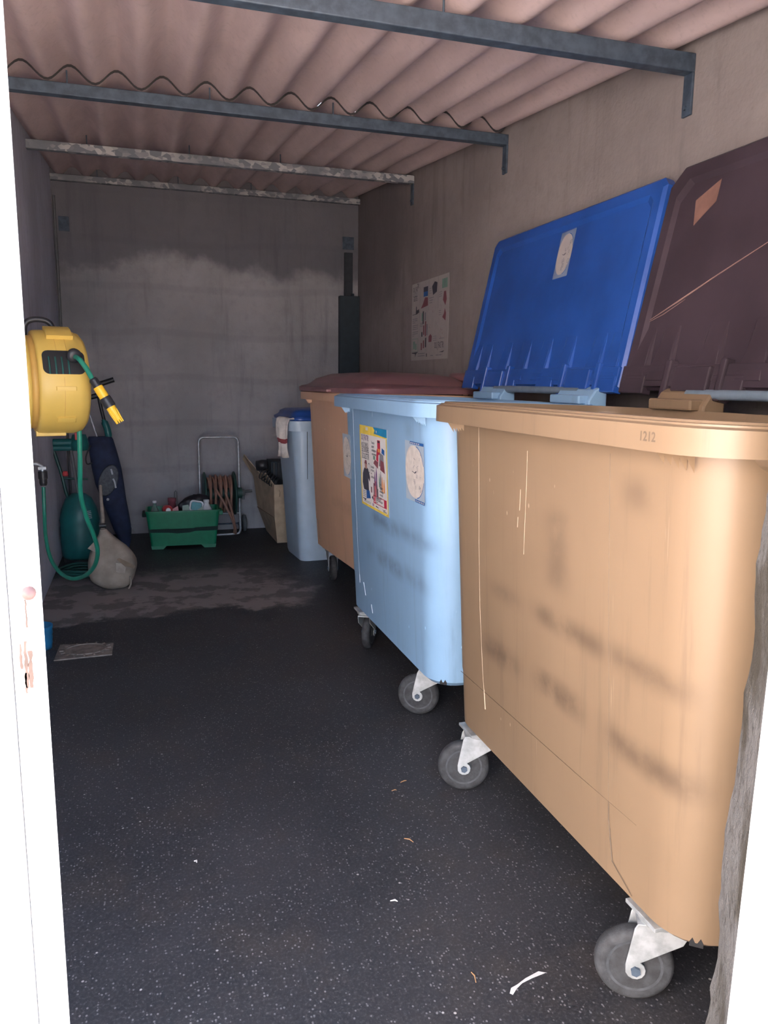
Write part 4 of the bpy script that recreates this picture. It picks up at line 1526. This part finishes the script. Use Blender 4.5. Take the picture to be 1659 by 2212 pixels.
b.tube([at(196, 858, NY), at(214, 853, NY)], 0.021, 10)
b.tube(smooth_path([at(213, 856, NY), at(219, 884, NY), at(225, 908, NY)]), 0.014, 8)
put_split(b, 'grip', M['black'])
b = MB()
b.tube(smooth_path([at(223, 906, NY), at(231, 925, NY), at(236, 948, NY)]), [0.016] * 2 + [0.028] * 9 + [0.024] * 2, 10)
put(b, 'green_sleeve', M['tank_green'])
b = MB()
b.tube(smooth_path([at(196, 962, NY - 0.09), at(186, 985, NY - 0.10), at(188, 1002, NY - 0.10), at(199, 1000, NY - 0.10)]), 0.006, 6)
put(b, 'strap', M['black'])

# beige canvas bag on the floor
CY_ = 5.46
t = thing('canvas_bag', 'crumpled beige canvas bag with a black buckle standing on the floor by the hose loop', 'bag', tuple(at(245, 1270, CY_)))
b = MB()
slab_rows(b, [(1143, 214, 229), (1150, 213, 237), (1164, 208, 253), (1180, 199, 275), (1195, 192, 290), (1212, 188, 296), (1230, 188, 296), (1246, 194, 292), (1258, 208, 285), (1266, 224, 274), (1269, 238, 262)], CY_, [0.02, 0.04, 0.06, 0.085, 0.10, 0.115, 0.12, 0.12, 0.105, 0.08, 0.04], seg=28)
body = b.build('bag_body', M['canvas'])
local(t, body)
sub = body.modifiers.new('sub', 'SUBSURF')
sub.levels = sub.render_levels = 1
tex = bpy.data.textures.new('folds', 'CLOUDS')
tex.noise_scale = 0.12
dm = body.modifiers.new('folds', 'DISPLACE')
dm.texture = tex
dm.strength = 0.025
dm.mid_level = 0.5
b = MB()
vs = [at(u, v, CY_ - d) for u, v, d in ((252, 1209, 0.122), (257, 1205, 0.124), (292, 1222, 0.095), (290, 1228, 0.095), (270, 1223, 0.123))]
b.add(vs, [(0, 1, 2, 3, 4)])
fl = put(b, 'pocket_slot', M['card_dark'])
b = MB()
vs = [at(u, v, CY_ - d) for u, v, d in ((250, 1216, 0.128), (262, 1217, 0.130), (272, 1226, 0.128), (270, 1238, 0.128), (251, 1236, 0.128))]
b.add(vs, [(0, 1, 2, 3, 4)])
md = put(b, 'pocket_patch', M['canvas_light']).modifiers.new('thick', 'SOLIDIFY')
md.thickness = 0.006
b = MB()
vs = [at(u, v, CY_ - d) for u, v, d in ((191, 1185, 0.05), (204, 1171, 0.06), (209, 1176, 0.08), (205, 1192, 0.08))]
b.add(vs, [(0, 1, 2, 3)])
md = put(b, 'bag_flap', M['canvas_light']).modifiers.new('thick', 'SOLIDIFY')
md.thickness = 0.008
b = MB()
b.tube([at(222, 1146, CY_), at(222, 1120, CY_ + 0.1), at(219, 1085, CY_ + 0.2), at(217, 1050, CY_ + 0.32)], [0.015, 0.014, 0.012, 0.012], 8)
put(b, 'strap', M['canvas_light'])
b = MB()
b.tube([at(214, 1136, CY_), at(229, 1135, CY_)], 0.016, 8)
put(b, 'buckle', M['black'])
b = MB()
b.tube(smooth_path([at(281, 1245, CY_ - 0.10), at(283, 1258, CY_ - 0.09), at(281, 1266, CY_ - 0.07), at(277, 1273, CY_ - 0.06)]), 0.006, 6)
put(b, 'loose_cord', M['canvas_light'])

# ------------------------------------------------------------------ green crate and its contents
KX, KY = 0.31, 6.60
t = thing('crate', 'green plastic crate full of bottles and rags standing before the back wall', 'crate', (KX, KY, 0), math.radians(-2))


def kr(hx, y0, y1, r, z):
    return [(x, y, z) for x, y in rrect(-hx, hx, y0, y1, r, 4)]


b = MB()
b.loft([kr(0.268, 0.012, 0.275, 0.02, 0.028), kr(0.282, 0.004, 0.285, 0.025, 0.15)], 0, True, True, False)
b.loft([kr(0.286, 0.002, 0.287, 0.025, 0.175), kr(0.302, -0.006, 0.295, 0.03, 0.315)], 0, True, False, False)
b.loft([kr(0.302, -0.006, 0.295, 0.03, 0.315), kr(0.307, -0.012, 0.300, 0.03, 0.315), kr(0.307, -0.012, 0.300, 0.03, 0.328), kr(0.292, 0.004, 0.285, 0.03, 0.328)], 0, True, False, False, hard=True)
b.loft([kr(0.292, 0.004, 0.285, 0.03, 0.328), kr(0.268, 0.02, 0.265, 0.02, 0.05)], 0, True, False, True)
b.build('body', M['crate_green'], t)
b = MB()
top = [(-0.286, 0.176), (-0.12, 0.176), (-0.085, 0.168), (0.055, 0.168), (0.10, 0.18), (0.286, 0.186)]
bot = [(0.284, 0.156), (0.10, 0.152), (0.05, 0.140), (-0.05, 0.136), (-0.12, 0.144), (-0.284, 0.150)]
b.prism(top + bot, 0.012, 0, Matrix(((1, 0, 0, 0), (0, 0, -1, 0.010), (0, 1, 0, 0), (0, 0, 0, 1))))
b.box(-0.278, 0.278, 0.012, 0.28, 0.148, 0.178)
b.build('dark_band', M['crate_dark'], t)
for s in (-1, 1):
    b = MB()
    poly = [(s * 0.262, 0.0), (s * 0.17, 0.0), (s * 0.14, 0.03), (s * 0.268, 0.03)]
    b.prism(poly, 0.25, 0, Matrix(((1, 0, 0, 0), (0, 0, 1, 0.016), (0, 1, 0, 0), (0, 0, 0, 1))))
    b.build('foot', M['crate_green'], t)
    b = MB()
    b.box(s * 0.30, s * 0.335, 0.1, 0.26, 0.265, 0.30)
    b.build('handle', M['crate_green'] if s > 0 else M['crate_dark'], t, bevel=0.006)
GC = 'things in the green crate'


def in_crate(mb, name, mats, label, cat, **k):
    return tag(mb.build(name, mats, **k), label, cat, GC)


# clear bottle
p = at(205, 1110, 6.70) if False else Vector((0.085, 6.72, 0.052))
b = MB()
b.lathe([(0.0, 0.0), (0.04, 0.0), (0.042, 0.02), (0.042, 0.23), (0.03, 0.275), (0.016, 0.30), (0.014, 0.335), (0.0, 0.336)], 20, 0, Matrix.Translation(p))
bt = in_crate(b, 'bottle', M['clear'], 'clear plastic bottle at the left end of the green crate', 'bottle')
b = MB()
b.lathe([(0.0, 0.332), (0.017, 0.332), (0.017, 0.35), (0.0, 0.351)], 14, 0, Matrix.Translation(p), True, True)
b.build('bottle_cap', M['offwhite'], bt)
# red bottle lying with white cap towards the room
p = Vector((0.185, 6.70, 0.315))
b = MB()
Xb = axis_frame(p + Vector((0, 0.06, 0.0)), (0.05, -1, 0.12))
b.lathe([(0.0, -0.06), (0.04, -0.058), (0.042, 0.0), (0.042, 0.09), (0.034, 0.115), (0.018, 0.125), (0.018, 0.135), (0.0, 0.135)], 18, 0, Xb)
bt = in_crate(b, 'bottle', M['red'], 'red bottle with a round white cap lying in the green crate', 'bottle')
b = MB()
b.lathe([(0.0, 0.13), (0.021, 0.13), (0.021, 0.15), (0.018, 0.153), (0.0, 0.154)], 16, 0, Xb, True, True)
b.build('bottle_cap', M['offwhite'], bt)
b = MB()
Xb = axis_frame(Vector((0.225, 6.835, 0.06)), (0.02, 0, 1))
b.lathe([(0.0, 0.0), (0.038, 0.0), (0.04, 0.25), (0.03, 0.31), (0.036, 0.312), (0.036, 0.345), (0.0, 0.346)], 16, 0, Xb)
in_crate(b, 'bottle', M['ink_maroon'], 'dull dark red capped bottle behind the bright red one in the crate', 'bottle')
# papers and rags


def sheet(poly, y, name, mat, label, cat, th=0.004, tilt=0.0):
    mb = MB()
    vs = [at(u, v, y + tilt * (1110 - v)) for u, v in poly]
    mb.add(vs, [tuple(range(len(vs)))])
    ob = mb.build(name, mat)
    md_ = ob.modifiers.new('thick', 'SOLIDIFY')
    md_.thickness = th
    return tag(ob, label, cat, GC)


sheet([(361, 1111), (372, 1101), (384, 1094), (386, 1106), (393, 1104), (394, 1110), (385, 1113)], 6.66, 'rag', M['pink'], 'crumpled pink paper rag sticking out of the green crate', 'rag', 0.012, 0.002)
sheet([(394, 1112), (394, 1093), (407, 1091), (410, 1104), (412, 1112)], 6.68, 'paper_sheet', M['mint'], 'folded pale green paper standing left of the teal ring in the crate', 'paper', 0.01, 0.002)
sheet([(415, 1112), (427, 1101), (438, 1094), (440, 1104), (438, 1111)], 6.645, 'paper_sheet', M['mint'], 'folded pale green paper below the teal ring in the crate', 'paper', 0.006, 0.002)
# white and teal container seen into its mouth
p = at(424, 1094, 6.70)
Xb = frame(p, (1, 0, -0.2), (0.2, 0.35, 1))
b = MB()


def rr_ring(hx, hy, z):
    return [(x, y, z) for x, y in rrect(-hx, hx, -hy, hy, min(hx, hy) * 0.55, 5)]


b.loft([rr_ring(0.058, 0.050, 0.0), rr_ring(0.058, 0.050, 0.012), rr_ring(0.046, 0.038, 0.012), rr_ring(0.042, 0.034, -0.03)], 0, True, False, True, Xb, hard=True)
b.loft([rr_ring(0.058, 0.050, 0.0), rr_ring(0.054, 0.046, -0.05), rr_ring(0.04, 0.035, -0.08)], 0, True, False, True, Xb)
bt = in_crate(b, 'tub', M['offwhite'], 'white open tub with a teal inside tipped forward in the green crate', 'tub')
b = MB()
b.loft([rr_ring(0.043, 0.035, 0.004), rr_ring(0.043, 0.035, -0.02)], 0, True, True, True, Xb)
b.build('tub_inside', M['teal'], bt)
# white bottle right
p = Vector((0.512, 6.70, 0.06))
b = MB()
b.lathe([(0.0, 0.0), (0.05, 0.0), (0.052, 0.02), (0.052, 0.22), (0.045, 0.26), (0.022, 0.305), (0.018, 0.315), (0.0, 0.315)], 20, 0, Matrix.Translation(p))
bt = in_crate(b, 'bottle', M['offwhite'], 'white bottle with sloping shoulders at the right end of the green crate', 'bottle')
b = MB()
b.lathe([(0.0, 0.313), (0.022, 0.313), (0.025, 0.318), (0.025, 0.34), (0.0, 0.341)], 14, 0, Matrix.Translation(p), True, True)
b.build('bottle_cap', M['offwhite'], bt)
# black bag heap
rnd = random.Random(21)
b = MB()
p = at(418, 1085, 6.845)
rings = []
for j in range(13):
    a = PI * j / 12
    ring = []
    for i in range(26):
        q = 2 * PI * i / 26
        k = 1 + rnd.uniform(-0.12, 0.12)
        ring.append((p.x + 0.145 * math.sin(a) * math.cos(q) * k, p.y + 0.042 * math.sin(a) * math.sin(q) * k, p.z - 0.02 - 0.085 * math.cos(a) * k + 0.03 * math.sin(a) * math.cos(q)))
    rings.append(ring)
b.loft(rings, 0, True)
ob = in_crate(b, 'plastic_bag', M['bag_black'], 'crumpled black plastic bag heaped at the back of the green crate', 'bag')
md = ob.modifiers.new('sub', 'SUBSURF')
md.levels = md.render_levels = 1
b = MB()
for u in (377, 382):
    b.tube([at(u + 1, 1112, 6.83), at(u, 1063, 6.84)], 0.005, 8)
b.tube([at(377, 1063, 6.84), at(379.5, 1060, 6.84), at(382, 1063, 6.84)], 0.005, 8)
in_crate(b, 'metal_rod', M['wheel_grey'], 'thin bent grey metal rod standing upright at the back of the green crate', 'rod')

# ------------------------------------------------------------------ hose cart
HY = 7.13
t = thing('hose_cart', 'metal tube hose cart with brown hose on a green drum behind the crate', 'hose cart', (0.65, HY, 0))
b = MB()
xl, xr, zt = 0.490, 0.846, 0.905
path = [(xl, HY, 0.05), (xl, HY, zt - 0.05)]
path += [(xl + 0.05 - 0.05 * math.cos(a), HY, zt - 0.05 + 0.05 * math.sin(a)) for a in [PI / 2 * i / 6 for i in range(1, 7)]]
path += [(xr - 0.05 + 0.05 * math.sin(a), HY, zt - 0.05 + 0.05 * math.cos(a)) for a in [PI / 2 * i / 6 for i in range(0, 7)]]
path += [(xr, HY, 0.05)]
b.tube(path, 0.0105, 10)
path = [(xl, HY, 0.10), (xl, HY - 0.04, 0.035), (xl + 0.04, HY - 0.05, 0.014), (xr - 0.06, HY - 0.05, 0.014), (xr - 0.01, HY - 0.05, 0.03), (xr, HY - 0.03, 0.10), (xr, HY, 0.18)]
b.tube(smooth_path(path), 0.0105, 10)
b.tube([(xl, HY, 0.20), (xr, HY, 0.20)], 0.008, 8)
put(b, 'tube_frame', M['galv_bright'])
dc = Vector((0.66, HY - 0.02, 0.39))
for x in (xl + 0.04, xr - 0.05):
    b = MB()
    b.lathe([(0.0, -0.008), (0.05, -0.014), (0.185, -0.010), (0.20, -0.004), (0.20, 0.006), (0.185, 0.010), (0.05, 0.014), (0.0, 0.008)], 36, 0, axis_frame((x, dc.y, dc.z), (1, 0, 0)))
    put(b, 'drum_disc', M['drum_green'])
b = MB()
pts = []
x0, x1 = xl + 0.06, xr - 0.07
turns = 10
for i in range(turns * 20 + 1):
    a = 2 * PI * i / 20
    q = i / (turns * 20)
    x = x0 + (x1 - x0) * (q * 2 if q < 0.5 else 2 - q * 2)
    rr = 0.145 + (0.018 if q > 0.5 else 0.0) + 0.004 * math.sin(i)
    pts.append((x, dc.y + rr * math.cos(a), dc.z + rr * math.sin(a)))
b.tube(pts, 0.0115, 8)
b.tube(smooth_path([(0.70, dc.y - 0.16, 0.42), (0.74, dc.y - 0.18, 0.30), (0.765, dc.y - 0.18, 0.18), (0.785, dc.y - 0.15, 0.08), (0.79, dc.y - 0.10, 0.03)]), 0.011, 8)
b.tube(smooth_path([(0.62, dc.y - 0.165, 0.45), (0.68, dc.y - 0.19, 0.34), (0.745, dc.y - 0.19, 0.20), (0.775, dc.y - 0.16, 0.10), (0.775, dc.y - 0.12, 0.04)]), 0.011, 8)
put_split(b, 'brown_hose', M['hose_brown'])
b = MB()
b.tube([(xl + 0.03, dc.y, dc.z), (xr + 0.02, dc.y, dc.z)], 0.05, 14)
put(b, 'drum_core', M['drum_green'])
b = MB()
b.lathe([(0.0, 0.0), (0.032, 0.0), (0.03, 0.04), (0.02, 0.05), (0.0, 0.05)], 14, 0, axis_frame((xr, dc.y, dc.z), (1, 0, 0)))
b.box(xr + 0.02, xr + 0.045, dc.y - 0.02, dc.y + 0.02, dc.z - 0.06, dc.z + 0.03)
b.tube([(xr + 0.03, dc.y, dc.z + 0.012), (xr + 0.115, dc.y, dc.z + 0.016)], 0.013, 10)
put(b, 'crank_handle', M['wheel_grey'])
for x in (xl - 0.02, xr + 0.055):
    b = MB()
    b.lathe([(0.0, -0.02), (0.06, -0.02), (0.075, -0.014), (0.08, 0.0), (0.075, 0.014), (0.06, 0.02), (0.0, 0.02)], 24, 0, axis_frame((x, HY + 0.12, 0.08), (1, 0, 0)))
    put(b, 'wheel', M['wheel_grey'])
b = MB()
b.tube([(xl - 0.02, HY + 0.12, 0.08), (xr + 0.055, HY + 0.12, 0.08)], 0.007, 8)
b.box(xl - 0.006, xl + 0.006, HY, HY + 0.12, 0.07, 0.09)
b.box(xr - 0.006, xr + 0.006, HY, HY + 0.12, 0.07, 0.09)
put(b, 'wheel_axle', M['galv'])

# ------------------------------------------------------------------ cardboard box
BX = thing('cardboard_box', 'dented open cardboard box full of dark odds and ends beside the narrow blue bin', 'box', (1.3, 6.9, 0))
t = BX
fl_b, fl_t = Vector((1.115, 6.64, 0.0)), at(593, 1047, 6.60)
bl_b, bl_t = Vector((1.112, 7.20, 0.0)), at(549, 1028, 7.15)
fr_b, fr_t = Vector((1.52, 6.66, 0.0)), Vector((1.55, 6.62, fl_t.z))
br_b, br_t = Vector((1.52, 7.20, 0.0)), Vector((1.55, 7.22, fl_t.z))
fm_l = fl_b.lerp(fl_t, 0.45) + Vector((-0.012, -0.01, 0))
bm_l = bl_b.lerp(bl_t, 0.45) + Vector((-0.03, 0.0, 0))
fm_r, bm_r = fr_b.lerp(fr_t, 0.45), br_b.lerp(br_t, 0.45)
b = MB()
b.add([fl_b, fr_b, br_b, bl_b, fm_l, fm_r, bm_r, bm_l, fl_t, fr_t, br_t, bl_t], [(0, 1, 2, 3), (0, 1, 5, 4), (1, 2, 6, 5), (2, 3, 7, 6), (3, 0, 4, 7), (4, 5, 9, 8), (5, 6, 10, 9), (6, 7, 11, 10), (7, 4, 8, 11)])
ob = local(t, b.build('box_wall', M['card']))
md = ob.modifiers.new('thick', 'SOLIDIFY')
md.thickness = 0.008
md.offset = 1
b = MB()
f1, f2 = at(528, 981, 7.05), at(575, 1022, 6.75)
b.add([bl_t, fl_t, fl_t.lerp(f2, 1.0), (bl_t + fl_t) / 2 + Vector((-0.035, 0, 0.07)), f1, f1 + Vector((-0.004, 0.06, -0.05))], [(0, 1, 2, 3), (0, 3, 4, 5)])
ob = local(t, b.build('box_flap', M['card']))
md = ob.modifiers.new('thick', 'SOLIDIFY')
md.thickness = 0.008
b = MB()
b.tube([fm_l + Vector((-0.010, -0.008, 0)), bm_l + Vector((-0.010, 0, 0))], 0.003, 6)
b.tube([at(601, 1055, 6.60), at(605, 1063, 6.60), at(604, 1073, 6.60)], 0.003, 5)
b.tube([at(596, 1148, 6.63), at(612, 1147, 6.63)], 0.002, 5)
put_split(b, 'box_crease', M['card_dark'])
# contents
b = MB()
b.box(1.10, 1.48, 6.86, 7.12, 0.30, 0.70)
for k in range(9):
    b.box(1.115 + 0.042 * k, 1.135 + 0.042 * k, 6.845, 6.862, 0.32, 0.69, 1)
tag(b.build('slatted_tray', [M['slate'], M['black']], bevel=0.003), 'dark slatted tray standing in the cardboard box', 'tray')
b = MB()
ca = at(583, 1032, 6.70)
pts = []
p0, p1 = at(566, 1022, 6.76), at(603, 1048, 6.66)
dirv = (p1 - p0).normalized()
o1 = Vector((0, 0, 1)) - dirv * dirv.z
o1.normalize()
o2 = dirv.cross(o1)
for i in range(7 * 14):
    a = 2 * PI * i / 14
    pts.append(p0 + (p1 - p0) * (i / (7 * 14)) + (o1 * math.cos(a) + o2 * math.sin(a)) * 0.05)
b.tube(pts, 0.005, 6)
tag(b.build('spiral_tube', M['black']), 'black spiral wound tube lying over the front of the cardboard box', 'tube')
b = MB()
q = at(566, 1005, 6.84)
b.lathe([(0.0, -0.05), (0.045, -0.05), (0.05, 0.0), (0.045, 0.05), (0.0, 0.05)], 16, 0, axis_frame(q, (1, -0.3, 0.1)))
tag(b.build('canister', M['black']), 'small black canister lying on the left of the cardboard box', 'canister')

# ------------------------------------------------------------------ floor odds and ends
t = thing('manhole_cover', 'small square manhole cover with a round plate set in the asphalt near the white door', 'manhole cover', (-0.325, 4.17, 0))
p4 = [Vector((-0.470, 4.048, 0)), Vector((-0.190, 4.060, 0)), Vector((-0.189, 4.245, 0)), Vector((-0.461, 4.290, 0))]
b = MB()
b.add([p - t.location + Vector((0, 0, 0.0005)) for p in p4] + [p - t.location + Vector((0, 0, 0.008)) for p in p4], [(0, 1, 2, 3), (4, 5, 6, 7), (0, 1, 5, 4), (1, 2, 6, 5), (2, 3, 7, 6), (3, 0, 4, 7)])
b.build('frame', M['manhole'], t, bevel=0.002)
b = MB()
b.lathe([(1.0, 0.0075), (1.0, 0.014), (0.93, 0.014), (0.92, 0.0095), (0.0, 0.0095)], 36, 0, Matrix.Diagonal((0.105, 0.085, 1, 1)), True, True)
for k in range(16):
    a = 2 * PI * k / 16
    b.box(-0.01, 0.01, -0.004, 0.004, 0.0075, 0.013, 0, Matrix.Translation((0.118 * math.cos(a), 0.096 * math.sin(a), 0)) @ Matrix.Rotation(a, 4, 'Z'))
b.build('round_plate', M['manhole'], t)
t = thing('bucket', 'small blue ribbed bucket on the floor at the edge of the white door', 'bucket', (-0.565, 4.28, 0))
b = MB()
b.lathe([(0.0, 0.0), (0.066, 0.0), (0.068, 0.02), (0.0715, 0.03), (0.069, 0.04), (0.0725, 0.055), (0.070, 0.07), (0.074, 0.085), (0.0715, 0.10), (0.076, 0.115), (0.076, 0.125), (0.07, 0.125), (0.06, 0.01), (0.0, 0.01)], 28, 0)
b.build('bucket_body', M['bucket_blue'], t)


def straw(name, u, v, du, dv, mat, r, label, cat):
    def gp(u_, v_):
        d = to_world(Vector((u_ - CX, v_ - CY, F_PX)))
        return EYE + d * ((r - EYE.z) / d.z)
    mb = MB()
    a, c = gp(u, v), gp(u + du, v + dv)
    mb.tube([a, (a + c) / 2 + Vector((0.004, 0.003, 0.001)), c], [r * .6, r, r * .5], 6)
    tag(mb.build(name, mat), label, cat, 'litter on the asphalt')


straw('straw', 865, 1690, 13, -4, M['twig'], 0.002, 'short orange straw on the asphalt left of the tan bin\'s far wheel', 'straw')
straw('straw', 846, 1708, 11, -1, M['twig'], 0.0018, 'tiny straw just below the short orange one on the asphalt', 'straw')
straw('straw', 873, 1811, 20, 8, M['twig'], 0.002, 'slightly curved straw lying in the middle of the asphalt floor', 'straw')
straw('straw', 1018, 2100, 10, 22, M['twig'], 0.002, 'straw pointing towards the camera left of the tan bin\'s near wheel', 'straw')
straw('paper_scrap', 843, 1946, 16, 1, M['chip'], 0.0025, 'small white scrap on the asphalt in the front middle', 'scrap')
straw('paper_scrap', 419, 1860, 6, 3, M['chip'], 0.003, 'small pale scrap on the asphalt left of the middle', 'scrap')
b = MB()


def gp0(u_, v_, z=0.0012):
    d = to_world(Vector((u_ - CX, v_ - CY, F_PX)))
    return EYE + d * ((z - EYE.z) / d.z)


b.add([gp0(*p) for p in ((1101, 2146), (1104, 2134), (1118, 2126), (1135, 2113), (1163, 2098), (1180, 2101), (1150, 2113), (1128, 2124), (1116, 2136), (1108, 2149))], [tuple(range(10))])
md = b.build('paint_splash', M['chip'])
tag(md, 'thin whitish streak dried on the asphalt beside the tan bin\'s near wheel', 'splash')
